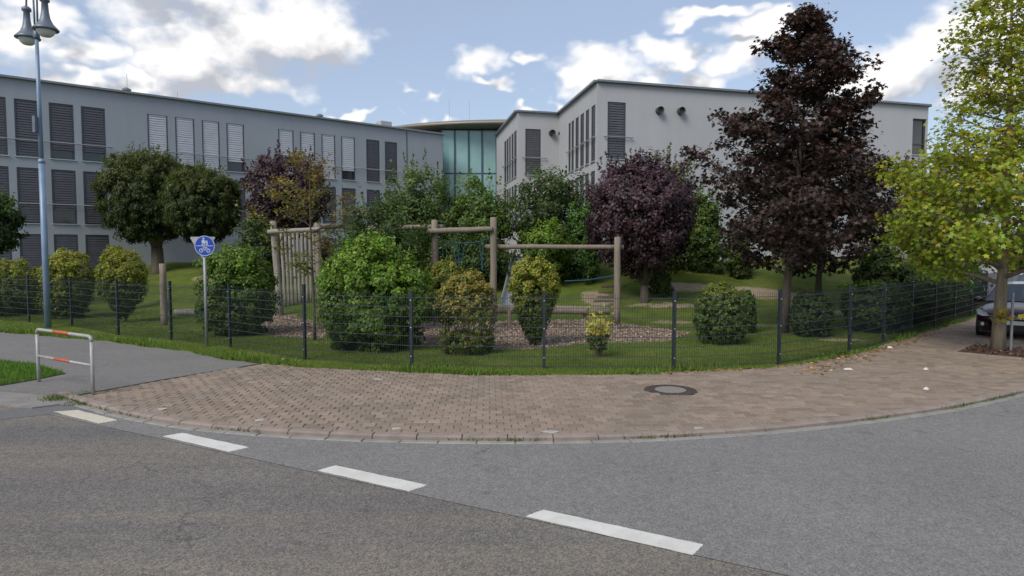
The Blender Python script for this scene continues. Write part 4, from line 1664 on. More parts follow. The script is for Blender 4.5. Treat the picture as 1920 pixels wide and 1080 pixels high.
bush('leafy_shrub', 'green loose shrub behind the round blue sign', 366, 520, 455, 640, 19.2, ((-1, (.05, .085, .016)), (0, (.075, .13, .02)), (1, (.12, .195, .028))), 26000, .085, ry=1.0, boxy=3, lump=.16, sprig=14, slen=.25, narrow=[.8, .92, 1, 1, .9], seed=5, clump=.17, jit=.08)
bush('leafy_shrub', 'largest bright green leafy shrub close behind the fence', 594, 803, 440, 678, 16.4, BRIGHT, 42000, .085, ry=1.15, boxy=3.2, lump=.2, sprig=40, slen=.28, narrow=[1.05, 1.06, 1.03, .98, .8], seed=6, clump=.17, jit=.1)
bush('leafy_shrub', 'yellow-green shrub wedged behind the big bright shrub', 798, 878, 480, 610, 18.6, YGREEN, 12000, .075, seed=7, sprig=8, slen=.2)
bush('clipped_shrub', 'russet topped shrub with bare twiggy middle behind the fence', 816, 936, 500, 684, 15.75, RUSSET, 19000, .07, group=HB, clump=.12, jit=.045, lump=.17, ry=.72, boxy=2.8, seed=8, nst=9, srad=.018, gap=(-.1, .24, .86), narrow=[.95, 1, .92, 1, .92])
bush('clipped_shrub', 'golden ball topped shrub with narrow green foot in front of the log frame', 941, 1061, 478, 652, 17.0, YELLOW, 23000, .07, group=HB, clump=.12, jit=.045, lump=.17, boxy=2.4, narrow=[.4, .46, .72, 1, 1.08], seed=9, nst=5, srad=.02)
bush('clipped_shrub', 'rounded green box shrub on the open lawn', 1298, 1402, 529, 650, 17.4, CLIPPED, 20000, .065, group=HB, clump=.12, jit=.045, lump=.17, boxy=3.0, narrow=[.6, .88, 1, 1, .98], seed=10)
bush('clipped_shrub', 'small dark green shrub half hidden behind the rounded box shrub', 1372, 1420, 538, 622, 19.6, GREEN, 7000, .07, group=HB, clump=.12, jit=.045, lump=.17, seed=11)
bush('clipped_shrub', 'dull green cube shaped shrub beside the maple trunk', 1484, 1560, 543, 630, 18.8, ((-1, (.03, .055, .016)), (1, (.052, .085, .024))), 15000, .065, group=HB, clump=.12, jit=.045, lump=.17, boxy=3.4, narrow=[.6, .9, 1, 1, 1], seed=12)
bush('leafy_shrub', 'dark green broad shrub at the fence corner under the red maple', 1604, 1704, 458, 640, 21.2, DARKG, 19000, .1, seed=13, sprig=6, ry=1.0)
# sparse yellow shrub
sp_ = G(1122, 668, .1)
yr_ = empty('sparse_shrub', sp_, 'small sparse yellow leaved shrub close behind the fence', 'shrub')
pts = []
for k in range(26):
    a, l = rnd.uniform(0, 2 * math.pi), rnd.uniform(.5, 1.22)
    lean = rnd.uniform(.08, .46)
    e = sp_ + Vector((math.cos(a) * lean * l, math.sin(a) * lean * l, l * .95))
    m = (sp_ + e) / 2 + Vector((math.cos(a), math.sin(a), 0)) * .06
    if k < 14:
        MB().tube([sp_ - Vector((0, 0, .05)), m, e], [.012, .009, .004], 5).build('stem', M['stem'], yr_)
    for q_ in range(26):
        t = .3 + .74 * q_ / 26
        pts.append((tuple(sp_.lerp(m, t * 2) if t < .5 else m.lerp(e, t * 2 - 1))))
pts = np.array(pts) + rng.normal(0, .035, (len(pts), 3))
hh = (pts[:, 2] - .1) / 1.2
leaf_obj('foliage', pts, rng.normal(size=pts.shape) + np.array([0, 0, .6]), rng.uniform(.075, .13, len(pts)), tint(len(pts), np.where(hh[:, None] > .42, np.array([.44, .40, .10]), np.array([.09, .12, .03])), .25, .1), RHOMB, M['leaf'], yr_)
# hedge of separate shrubs along the side street fence
hl = ['dark hedge shrub nearest the fence corner on the side street', 'second hedge shrub from the corner along the side street fence', 'third hedge shrub from the corner along the side street fence', 'fourth hedge shrub from the corner, under the yellow tree', 'fifth hedge shrub from the corner along the side street fence', 'sixth hedge shrub from the corner along the side street fence', 'farthest hedge shrub near the end of the side street fence']
for k in range(7):
    c = FB + STREET * (4.9 + k * 1.75) + Vector((-.70, .714)) * (.95 + .12 * (k % 2))
    h = (1.55, 1.75, 1.95, 1.7, 1.95, 1.75, 1.9)[k]
    g = gz(c.x, c.y)
    root = empty('hedge_shrub', (c.x, c.y, g), hl[k], 'shrub', 'hedge shrubs along the side street fence')
    P, N, t = foliage_cloud((c.x, c.y, g + h / 2), (1.02, .85, h / 2), 9000, 2.8, .2, .16, 14, 80 + k)
    low = P[:, 2] > ground_z(P[:, 0], P[:, 1]) + .02
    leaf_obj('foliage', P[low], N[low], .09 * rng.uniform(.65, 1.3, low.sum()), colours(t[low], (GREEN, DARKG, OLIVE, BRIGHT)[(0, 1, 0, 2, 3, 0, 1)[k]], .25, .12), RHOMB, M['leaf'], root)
    stems(root, (c.x, c.y, g), (c.x, c.y, g + h * .6), 3, .4, .025, M['stem'], k)

# ------------------------------------------------------------------ shrub mass on the mound
MS = dict(group='tall shrubs on the mound', clump=.22, jit=.17)
bush('tall_shrub', 'dark green spreading shrub behind the big bright shrub and log frame', 628, 806, 368, 620, 20.6, DARKG, 26000, .105, lump=.2, sprig=22, slen=.4, ry=1.2, seed=21, **MS)
bush('tall_shrub', 'tall light green shrub with long shoots in front of the school wing end', 715, 862, 312, 530, 30.5, ((-1, (.038, .06, .017)), (0, (.058, .095, .024)), (1, (.095, .145, .038))), 20000, .14, lump=.2, sprig=34, slen=1.0, seed=22, **MS)
bush('tall_shrub', 'dense mid green shrub below the glass hall', 832, 978, 325, 530, 29.5, GREEN, 22000, .13, lump=.2, sprig=22, slen=.6, seed=23, **MS)
bush('tall_shrub', 'dark green shrub below the smaller white block', 955, 1122, 316, 520, 31, DARKG, 22000, .14, lump=.22, sprig=16, slen=.5, seed=24, **MS)
bush('tall_shrub', 'low bright green rounded shrub behind the golden ball shrub', 980, 1064, 414, 520, 28.2, BRIGHT, 13000, .1, seed=25, sprig=6, slen=.3, **MS)
bush('tall_shrub', 'bright green shrub squeezed left of the round purple tree', 1056, 1130, 372, 520, 29.2, ((-1, (.03, .065, .015)), (0, (.055, .125, .02)), (1, (.07, .15, .025))), 12000, .11, seed=26, sprig=6, slen=.3, **MS)
bush('tall_shrub', 'tall pale green shrub rising behind the round purple tree', 1165, 1310, 296, 520, 31.5, OLIVE, 18000, .14, seed=27, sprig=26, slen=.8, **MS)
bush('tall_shrub', 'green shrub between the round purple tree and the red maple', 1270, 1362, 352, 512, 31, GREEN, 15000, .13, seed=28, sprig=14, slen=.6, **MS)
bush('tall_shrub', 'low dark shrub behind the purple tree trunk', 1218, 1262, 500, 550, 27, GREEN, 4000, .1, seed=29, **MS)
bush('tall_shrub', 'dark olive shrub under the left side of the red maple', 1362, 1412, 428, 515, 30, OLIVE, 7000, .12, seed=30, **MS)
bush('tall_shrub', 'small red brown shrub beside the palisade poles', 590, 625, 448, 560, 26.8, ((-1, (.05, .03, .02)), (1, (.11, .055, .035))), 4000, .1, seed=31, **MS)
bush('tall_shrub', 'dark green shrub between the purple shrub tree and the log frame', 440, 530, 400, 530, 29.5, DARKG, 9000, .12, seed=32, **MS)
bush('tall_shrub', 'dark shrub behind the rope net of the climbing frame', 780, 960, 440, 560, 27.5, DARKG, 14000, .12, seed=33, ry=.9, **MS)


# ------------------------------------------------------------------ trees
def crown_tree(name, label, x0, x1, yt, yb, Y, base_px, pal, n, leaf, trunk_r, seed, tmpl=RHOMB, boxy=2.2, lump=.16, sprig=20, slen=.5, mat='leaf', forks=3, group=None, var=.25, hue=.12, narrow=None, shell=.26, ry=None, clump=.17, jit=.1, hang=0.0):
    cpx = (x0 + x1) / 2
    top, bot = D(cpx, yt, Y), D(cpx, yb, Y)
    bx = D(base_px, 500, Y).x
    g = gz(bx, Y)
    rx, rz = (x1 - x0) / 2 / FPX * Y, (top.z - bot.z) / 2
    c = (top.x, Y, bot.z + rz)
    root = empty(name, (bx, Y, g), label, 'tree', group)
    r = random.Random(seed)
    # trunk forks into limbs that reach into the crown
    fork = Vector((bx + r.uniform(-.05, .05), Y, max(g + .35, bot.z - .1)))
    tb = MB()
    tb.tube([(bx, Y, g - .15), (bx, Y, g + .1), fork], [trunk_r * 1.35, trunk_r, trunk_r * .85], 10)
    tk = tb.build('trunk', M['bark'], root, smooth=True)
    for k in range(forks):
        a = 2 * math.pi * k / forks + r.uniform(-.4, .4)
        e = Vector((c[0] + math.cos(a) * rx * .55, c[1] + math.sin(a) * rx * .5, c[2] + rz * r.uniform(.1, .6)))
        m = fork.lerp(e, .45) + Vector((0, 0, .1 * rz))
        MB().tube([fork - Vector((0, 0, .1)), m, e], [trunk_r * .7, trunk_r * .45, trunk_r * .12], 7).build('limb', M['bark'], tk, smooth=True)
        for _ in range(3):
            q0 = m.lerp(e, r.uniform(0, .8))
            q1 = q0 + Vector((r.uniform(-1, 1) * rx, r.uniform(-1, 1) * rx, r.uniform(-.1, .8) * rz)) * .5
            MB().tube([q0, q1], [trunk_r * .25, trunk_r * .06], 5).build('branch', M['bark'], tk)
    P, N, t = foliage_cloud(c, (rx * .96, (ry or rx) * .96, rz * .96), n, boxy, shell, lump, 26, seed, narrow, clump, jit)
    S = sprigs(c, (rx * .95, (ry or rx), rz * .95), sprig, slen, leaf, seed)
    P = np.concatenate([P, S])
    N = np.concatenate([N, rng.normal(size=S.shape) + np.array([0, 0, .4])])
    t = np.concatenate([t, np.ones(len(S))])
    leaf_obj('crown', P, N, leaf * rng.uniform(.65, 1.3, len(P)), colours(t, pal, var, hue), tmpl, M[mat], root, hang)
    return root


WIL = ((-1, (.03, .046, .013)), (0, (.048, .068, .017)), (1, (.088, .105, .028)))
crown_tree('round_tree', 'round dark green tree with thick forked trunk in front of the school wing', 188, 362, 276, 462, 36, 296, WIL, 46000, .2, .34, 41, LONG, lump=.12, sprig=200, slen=.5, clump=.11, jit=.06, hang=-1.6)
crown_tree('round_tree', 'lower round dark green tree overlapping the thick trunked tree', 308, 450, 308, 462, 34, 385, WIL, 36000, .19, .22, 42, LONG, lump=.1, sprig=140, slen=.42, clump=.11, jit=.06, hang=-1.6)
crown_tree('purple_tree', 'purple leaved tree with upright shoots behind the palisade frame', 450, 618, 284, 452, 33, 530, PURPLE, 28000, .13, .16, 43, lump=.18, sprig=60, slen=.7, mat='leaf_dark', clump=.15, jit=.06)
crown_tree('purple_tree', 'large round purple leaved tree right of the log frame', 1092, 1312, 288, 530, 26, 1209, PURPLE, 42000, .12, .17, 44, lump=.14, sprig=110, slen=.6, mat='leaf_dark', forks=4, clump=.15, jit=.085, narrow=[.55, .9, 1, 1, .82])
crown_tree('dark_tree', 'dark green tree cut by the left edge behind the hedge', -90, 34, 352, 492, 27.5, -28, DARKG, 14000, .13, .12, 45, sprig=26, slen=.5)
crown_tree('dark_tree', 'dark green tree far behind the street tree, above the fence', 1690, 1830, 330, 510, 36, 1752, DARKG, 16000, .16, .16, 46, sprig=14)
crown_tree('dark_tree', 'dark green tree behind the parked cars at the right edge', 1880, 2040, 400, 560, 44, 1950, DARKG, 12000, .2, .2, 47, sprig=10)


def limb_tree(name, label, base, H, first, profile, n_limbs, per, leaf, pal, trunk_r, seed, tmpl=MAPLE, mat='leaf', bark='bark', rise=.5, sub=4, sig=.2, dens=1.0, var=.25, hue=.12, asym=None, sq=1.0, lean=(0, 0), open_top=0, ragged=(.72, 1.08)):
    """trunk, limbs and sub-branches that carry clusters of leaves; profile(t) is the crown radius"""
    r = random.Random(seed)
    root = empty(name, base, label, 'tree')
    base = Vector(base)
    tp = []
    for k in range(9):
        t = k / 8
        tp.append(base + Vector((math.sin(t * 5 + seed) * .005 * H + lean[0] * t, math.cos(t * 4) * .005 * H + lean[1] * t, t * H * .97 - (.15 if k == 0 else 0))))
    tr = [trunk_r * (1.2 if k == 0 else 1) * (1 - .95 * (k / 8) ** .62) + .01 if k > 1 else trunk_r * (1.2 - .25 * k) for k in range(9)]
    MB_ = MB().tube(tp, tr, 12)
    tk = MB_.build('trunk', M[bark], root, smooth=True)
    trunk_at = lambda z: tp[min(8, max(0, int(z / H * 8)))].lerp(tp[min(8, int(z / H * 8) + 1)], z / H * 8 % 1)
    cl = []
    ga = 0.0
    for i in range(n_limbs):
        f = i / (n_limbs - 1)
        z = first + (H * .96 - first) * f ** .95
        ga += 2.399 + r.uniform(-.35, .35)
        rad = profile((z - first) / (H - first)) * r.uniform(*ragged)
        if asym:
            rad *= asym(ga, z)
        d = Vector((math.cos(ga), math.sin(ga) * sq, 0))
        p0 = trunk_at(z)
        up = rise * (1 - .4 * f) * rad + .15
        e = p0 + d * rad + Vector((0, 0, up * r.uniform(.6, 1.1)))
        m = p0.lerp(e, .5) + Vector((0, 0, -.08 * rad + r.uniform(-.1, .1)))
        rl = max(.012, trunk_r * .42 * (1 - .75 * f))
        lb_ = MB().tube([p0, p0.lerp(m, .5) + Vector((0, 0, .03)), m, e], [rl, rl * .8, rl * .6, rl * .15], 6).build('limb', M[bark], tk, smooth=True)
        n0 = len(cl)
        cl.append((e, 1.0))
        for q_ in range(max(2, int(sub * (.6 + rad / 2.2)))):
            u = r.uniform(.22, .98)
            s0 = p0.lerp(m, u * 2) if u < .5 else m.lerp(e, u * 2 - 1)
            a2 = ga + r.choice((-1, 1)) * r.uniform(.4, 1.2)
            ln2 = rad * (.62 - .35 * u) * r.uniform(.6, 1.1) + .18
            s1 = s0 + Vector((math.cos(a2), math.sin(a2) * sq, r.uniform(.05, .75))) * ln2
            MB().tube([s0, s1], [rl * .35, rl * .1], 4, cap=False).build('branch', M[bark], tk)
            for v in (.35, .7, 1.0):
                cl.append((s0.lerp(s1, v), .85))
        for v in (.45, .62, .8):
            cl.append((m.lerp(e, v * 2 - 1) if v > .5 else p0.lerp(m, v * 2), .8))
        if open_top and f > .42:                               # airier towards the top
            cl[n0:] = [x for x in cl[n0:] if r.random() < open_top]
    cl.append((tp[-1], 1.0))
    P, T = [], []
    for c, w in cl:
        if r.random() > dens:
            continue
        k = max(3, int(per * w * r.uniform(.5, 1.4)))
        s = sig * r.uniform(.7, 1.25)
        q_ = np.clip(rng.normal(0, 1, (k, 3)), -1.7, 1.7) * np.array([s, s, s * .62]) + np.array(c)
        P.append(q_)
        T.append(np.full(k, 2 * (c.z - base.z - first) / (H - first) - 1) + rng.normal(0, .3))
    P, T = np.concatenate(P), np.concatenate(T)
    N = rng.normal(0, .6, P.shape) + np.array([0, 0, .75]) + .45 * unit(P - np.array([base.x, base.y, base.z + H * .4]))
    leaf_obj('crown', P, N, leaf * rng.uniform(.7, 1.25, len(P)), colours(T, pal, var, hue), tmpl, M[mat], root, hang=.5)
    return root


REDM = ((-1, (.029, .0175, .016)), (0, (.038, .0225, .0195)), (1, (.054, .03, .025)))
mbx = D(1473, 628, 19.5)
H6 = D(1520, 4, 19.5).z
limb_tree('red_maple', 'tall dark red conical maple standing behind the fence', (mbx.x, 19.5, gz(mbx.x, 19.5)), H6, 1.75,
          lambda t: 2.75 * (1.0 if t < .1 else 1.0) * (np.interp(t, [0, .08, .25, .45, .65, .85, 1], [.75, .95, 1, .8, .52, .28, .05])), 64, 30, .125, REDM, .13, 61, mat='leaf_dark', bark='bark', sig=.17, rise=.6, sub=5, var=.4, hue=.1, dens=.8, lean=(.45, 0), ragged=(.55, 1.06))
mb2 = D(1536, 530, 27)
limb_tree('red_maple', 'shorter dark red maple farther back behind the tall red maple', (mb2.x, 27, gz(mb2.x, 27)), D(1590, 270, 27).z - gz(mb2.x, 27), 1.0,
          lambda t: 3.0 * float(np.interp(t, [0, .1, .4, .7, 1], [.6, .95, 1, .7, .1])), 34, 16, .18, REDM, .13, 62, mat='leaf_dark', sig=.28, sub=5, var=.3, dens=.9)
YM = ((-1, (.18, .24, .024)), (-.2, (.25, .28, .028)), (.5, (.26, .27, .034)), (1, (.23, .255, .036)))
st = limb_tree('street_tree', 'yellow-green street maple growing from the mulched tree pit', (TREE.x, TREE.y, ZP), D(1880, -60, TREE.y).z, 1.7,
               lambda t: 2.9 * float(np.interp(t, [0, .1, .3, .5, .7, .9, 1], [.85, 1, .76, .4, .33, .25, .05])), 62, 32, .104, YM, .138, 63, bark='bark_pale', sig=.24, rise=.36, sub=6, var=.24, hue=.13, dens=.76, open_top=.52, mat='leaf_thin')
# shoots on the trunk of the street tree
q_ = rng.normal(0, 1, (26, 3)) * np.array([.13, .08, .07]) + np.array([TREE.x + .02, TREE.y - .17, .98])
leaf_obj('trunk_shoot', q_, rng.normal(0, .6, q_.shape) + np.array([0, -.3, .6]), rng.uniform(.1, .15, len(q_)), tint(len(q_), (.26, .22, .03), .2, .1), MAPLE, M['leaf'], st)['kind'] = 'stuff'
yb = D(588, 645, 17.9)
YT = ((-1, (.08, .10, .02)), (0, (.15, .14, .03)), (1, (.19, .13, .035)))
limb_tree('young_tree', 'thin young tree with sparse yellowing leaves in front of the palisade frame', (yb.x, 17.9, gz(yb.x, 17.9)), D(592, 285, 17.9).z, 1.75,
          lambda t: 1.55 * float(np.interp(t, [0, .2, .4, .6, 1], [.35, .8, 1, .6, .05])), 20, 15, .085, YT, .045, 64, tmpl=RHOMB, sig=.13, rise=.5, sub=4, dens=.8, asym=lambda a, z: 1.25 if math.cos(a) < -.2 else .85, sq=.7)

# tree pit
MB().tube([(TREE.x + .27, TREE.y - .03, -.1), (TREE.x + .27, TREE.y - .03, 1.5)], .03, 8).build('support_stake', M['galv'], st)
tp_ = empty('tree_pit', (TREE.x, TREE.y, ZP - .06), 'bark mulch bed with stone edging round the street tree', 'tree pit')
pit3 = [Vector((p.x, p.y)) for p in PIT]
cen = sum(pit3, Vector((0, 0))) / 4
nx = 18
mb = MB()
for j in range(nx + 1):
    for i in range(nx + 1):
        a = pit3[0].lerp(pit3[1], i / nx)
        b = pit3[3].lerp(pit3[2], i / nx)
        p = a.lerp(b, j / nx)
        e = min(i, j, nx - i, nx - j) / nx
        mb.v.append((p.x, p.y, ZP + .005 + .06 * min(1, e * 5) + rnd.uniform(-.012, .018)))
for j in range(nx):
    for i in range(nx):
        a = j * (nx + 1) + i
        mb.f.append((a, a + 1, a + nx + 2, a + nx + 1))
mb.build('mulch', M['mulch'], tp_)
for i in range(4):
    a, b = pit3[i], pit3[(i + 1) % 4]
    n = max(2, int((b - a).length / .62))
    for k in range(n):
        p, q2 = a.lerp(b, k / n), a.lerp(b, (k + 1) / n)
        t = (q2 - p).normalized()
        c = (p + q2) / 2
        MB().obox((c.x, c.y, ZP + .005), (t.x * ((q2 - p).length / 2 - .006), t.y * ((q2 - p).length / 2 - .006), 0), (-t.y * .045, t.x * .045, 0), (0, 0, .03)).build('edging_stone', M['kerb'], tp_)
chips = cen.to_3d()
k = 700
uu = rng.random((k, 2))
cp = np.array([tuple(pit3[0] + (pit3[1] - pit3[0]) * u + (pit3[3] - pit3[0]) * v) for u, v in uu * .9 + .05])
cp3 = np.concatenate([cp, np.full((k, 1), ZP + .07)], 1)
o = leaf_obj('bark_chips', cp3, rng.normal(0, .3, (k, 3)) + np.array([0, 0, 1]), rng.uniform(.04, .09, k), tint(k, (.10, .055, .035), .5, .1), RHOMB, M['chip'], tp_)
o['kind'] = 'stuff'

# ------------------------------------------------------------------ grass blades, chips, weeds
def scatter(n, x0, x1, y0, y1):
    return rng.uniform(x0, x1, n), rng.uniform(y0, y1, n)


EP = [tuple(p) for p in EDGE]
lawn_poly = EP + [(60, 78), (-75, 78)]
BLADE = (np.array([(-.09, 0, 0), (.09, 0, 0), (.05, 1.0, .12)]), ((0, 1, 2),))


def blades(name, label, X, Y, Z, h, colr, lean=.45, width=1.0):
    n = len(X)
    yaw = rng.uniform(0, 2 * np.pi, n)
    ta = np.stack([np.cos(yaw), np.sin(yaw), np.zeros(n)], -1)
    tb = unit(np.stack([rng.normal(0, lean, n), rng.normal(0, lean, n), np.ones(n)], -1))
    C = np.stack([X, Y, Z - .01], -1)
    w = width * h * .09
    w = np.maximum(w, .006)
    V = np.stack([C - ta * w[:, None], C + ta * w[:, None], C + tb * h[:, None]], 1)
    me = bpy.data.meshes.new(name)
    me.vertices.add(n * 3)
    me.vertices.foreach_set('co', V.reshape(-1).astype(np.float32))
    me.loops.add(n * 3)
    me.loops.foreach_set('vertex_index', np.arange(n * 3, dtype=np.int32))
    me.polygons.add(n)
    me.polygons.foreach_set('loop_start', np.arange(0, n * 3, 3, dtype=np.int32))
    me.update(calc_edges=True)
    ca = me.color_attributes.new('Col', 'FLOAT_COLOR', 'POINT')
    cc = np.concatenate([np.repeat(colr, 3, 0), np.ones((n * 3, 1))], 1)
    ca.data.foreach_set('color', cc.ravel().astype(np.float32))
    me.materials.append(M['grass'])
    o = bpy.data.objects.new(name, me)
    col.objects.link(o)
    tag(o, label, 'grass', kind='stuff')
    return o


def in_chips(x, y):
    c = np.zeros(len(x), bool)
    for p in CH:
        c |= in_poly(x, y, [tuple(q) for q in p])
    return c


X, Y = scatter(330000, -19, 13, 12.3, 27)
k = in_poly(X, Y, lawn_poly) & ~in_chips(X, Y) & (np.abs(X / Y) < .8) & (rng.random(len(X)) < np.clip(1.6 - (Y - 12) / 14, .25, 1))
pn_ = np.sin(X * 1.3 + 2) * np.sin(Y * 1.7 + X * .6) + .5 * np.sin(X * 3.1 - Y * 2.3)
k &= (rng.random(len(X)) < np.clip(.75 + .35 * pn_, .15, 1))
X, Y, pn_ = X[k], Y[k], pn_[k]
dry = np.clip(np.sin(X * .8 - 1) * np.sin(Y * .9 + X * .35) * 1.4 - .25 + rng.normal(0, .25, len(X)), 0, 1)[:, None]
base = np.array([.082, .135, .02]) + dry * np.array([.06, .025, .012]) + np.clip(pn_, -.8, 1)[:, None] * np.array([-.01, .008, -.002])
blades('lawn_grass', 'short mown grass of the playground lawn', X, Y, ground_z(X, Y), rng.uniform(.03, .075, len(X)), tint(len(X), base, .3, .12))
# longer fringe under the fence and along the paving edge
E = np.array(EP)
seg = np.hypot(*np.diff(E, axis=0).T)
cum = np.concatenate([[0], np.cumsum(seg)])
n = 60000
s = rng.uniform(0, cum[-1], n)
X, Y = np.interp(s, cum, E[:, 0]), np.interp(s, cum, E[:, 1])
k = (np.abs(X / Y) < .82) & (Y < 30)
X, Y, s = X[k], Y[k], s[k]
off = np.abs(rng.normal(0, .22, len(X))) - .06 - .05 * np.sin(s * 1.9) - .03 * np.sin(s * 5.3)
i = np.clip(np.searchsorted(cum, s) - 1, 0, len(E) - 2)
tt = np.diff(E, axis=0)[i] / seg[i][:, None]
X, Y = X - tt[:, 1] * off, Y + tt[:, 0] * off
keep = rng.random(len(X)) < np.where(X > 2.5, .35, .9)
X, Y, s = X[keep], Y[keep], s[keep]
blades('grass_fringe', 'longer bright grass fringe along the foot of the fence', X, Y, np.maximum(ground_z(X, Y), ZP) - .01, rng.uniform(.05, .14, len(X)) * (1 + .4 * np.sin(s * 1.3)), tint(len(X), (.105, .17, .026), .3, .12), .5)
# verge patch by the barrier
vp = px_line([(-260, 640), (-100, 664), (0, 679), (60, 684), (122, 701), (70, 712), (0, 724), (-100, 722), (-260, 690)], ZP)
vpoly = [tuple(p) for p in vp]
struct('grass_verge', MB().prism(vp if area(vp) > 0 else list(reversed(vp)), ZP - .02, ZP + .02), gm)
xs_, ys_ = [p[0] for p in vpoly], [p[1] for p in vpoly]
X, Y = scatter(110000, min(xs_), max(xs_), min(ys_), max(ys_))
k = in_poly(X, Y, vpoly) & (X / Y > -.95)
X, Y = X[k], Y[k]
blades('verge_grass', 'bright grass verge at the left beside the barrier railing', X, Y, np.full(len(X), ZP + .02), rng.uniform(.04, .11, len(X)), tint(len(X), (.085, .17, .02), .28, .12), .5)
# weeds in the kerb joint and at the barrier foot
K = np.array([tuple(p) for p in KERB])
n = 7000
s = rng.uniform(0, len(K) - 1.01, n)
i = s.astype(int)
f = (s - i)[:, None]
W = K[i] * (1 - f) + K[i + 1] * f
pat = np.sin(s * .31) * np.sin(s * .13 + 1) + .6 * np.sin(s * .73)
k = (rng.random(n) < np.clip(pat, 0, 1)) & (W[:, 1] < 14)
W = W[k]
X, Y = W[:, 0] + rng.normal(0, .02, len(W)), W[:, 1] - .012 + rng.normal(0, .015, len(W))
b1_ = G(140, 742, ZP)
wx, wy = [], []
for cpx, cpy, m in ((100, 745, 260), (120, 741, 260), (145, 738, 200), (190, 735, 200), (215, 731, 160), (150, 752, 120), (162, 735, 160)):
    c = G(cpx, cpy, ZP)
    wx.append(rng.normal(c.x, .13, m))
    wy.append(rng.normal(c.y, .08, m))
X = np.concatenate([X] + wx)
Y = np.concatenate([Y] + wy)
blades('kerb_weeds', 'small weeds growing in the kerb joint and at the barrier foot', X, Y, np.full(len(X), .03), rng.uniform(.03, .09, len(X)), tint(len(X), (.09, .12, .03), .35, .12), .6, 1.3)
# wood chips
X, Y = scatter(34000, -11, 7, 15, 26)
k = in_chips(X, Y)
X, Y = X[k], Y[k]
o = leaf_obj('wood_chips', np.stack([X, Y, ground_z(X, Y) + .012], -1), rng.normal(0, .35, (len(X), 3)) + np.array([0, 0, 1]), rng.uniform(.04, .09, len(X)), tint(len(X), (.27, .205, .155), .35, .08), RHOMB, M['chip'], None)
tag(o, 'brown wood chips under the log climbing frames', 'wood chips', kind='stuff')
# fallen leaves at the foot of the side street fence
n = 420
s = rng.uniform(0, 9, n)
X = FB.x - 2.5 + s * STREET.x + rng.normal(0, .16, n) + .35
Y = FB.y - 2.0 + s * STREET.y + rng.normal(0, .12, n) - .55
X[:150] = rng.uniform(3, 8, 150)
Y[:150] = np.interp(X[:150], E[:, 0], E[:, 1]) + rng.normal(-.05, .07, 150)
k = in_poly(X, Y, [tuple(p) for p in POLY])
X, Y = X[k], Y[k]
o = leaf_obj('fallen_leaves', np.stack([X, Y, np.full(len(X), ZP + .012)], -1), rng.normal(0, .25, (len(X), 3)) + np.array([0, 0, 1]), rng.uniform(.04, .09, len(X)), tint(len(X), (.22, .13, .05), .35, .12), MAPLE, M['chip'], None)
tag(o, 'brown fallen leaves on the paving along the fence', 'leaves', kind='stuff')

# ------------------------------------------------------------------ parked cars
def car_paint(name, c):
    m, nt, b = mat_base(name)
    nt.links.new(ramp(nt, noise(nt, 3, 4), ((.3, tuple(x * .9 for x in c)), (.7, tuple(x * 1.1 for x in c)))), b.inputs['Base Color'])
    b.inputs['Roughness'].default_value = .28
    b.inputs['Coat Weight'].default_value = .8
    b.inputs['Coat Roughness'].default_value = .05
    return m


M['maroon'] = car_paint('maroon_paint', (.035, .006, .02))
M['bluegrey'] = car_paint('blue_grey_paint', (.1, .13, .18))
M['tyre'] = simple('tyre', (.012, .012, .013), .85)
M['rim'] = simple('rim', (.4, .4, .42), .3, .8)
M['plastic'] = simple('black_plastic', (.015, .015, .016), .55)
M['headlamp'] = simple('headlamp', (.55, .57, .6), .12, var=.15, scale=25)
M['plate'] = simple('number_plate', (.6, .62, .62), .5, var=.05)
M['chrome'] = simple('chrome', (.6, .6, .62), .15, .9, var=.05)
M['carglass'] = glass('car_glass', (.035, .05, .06), .03, .5)


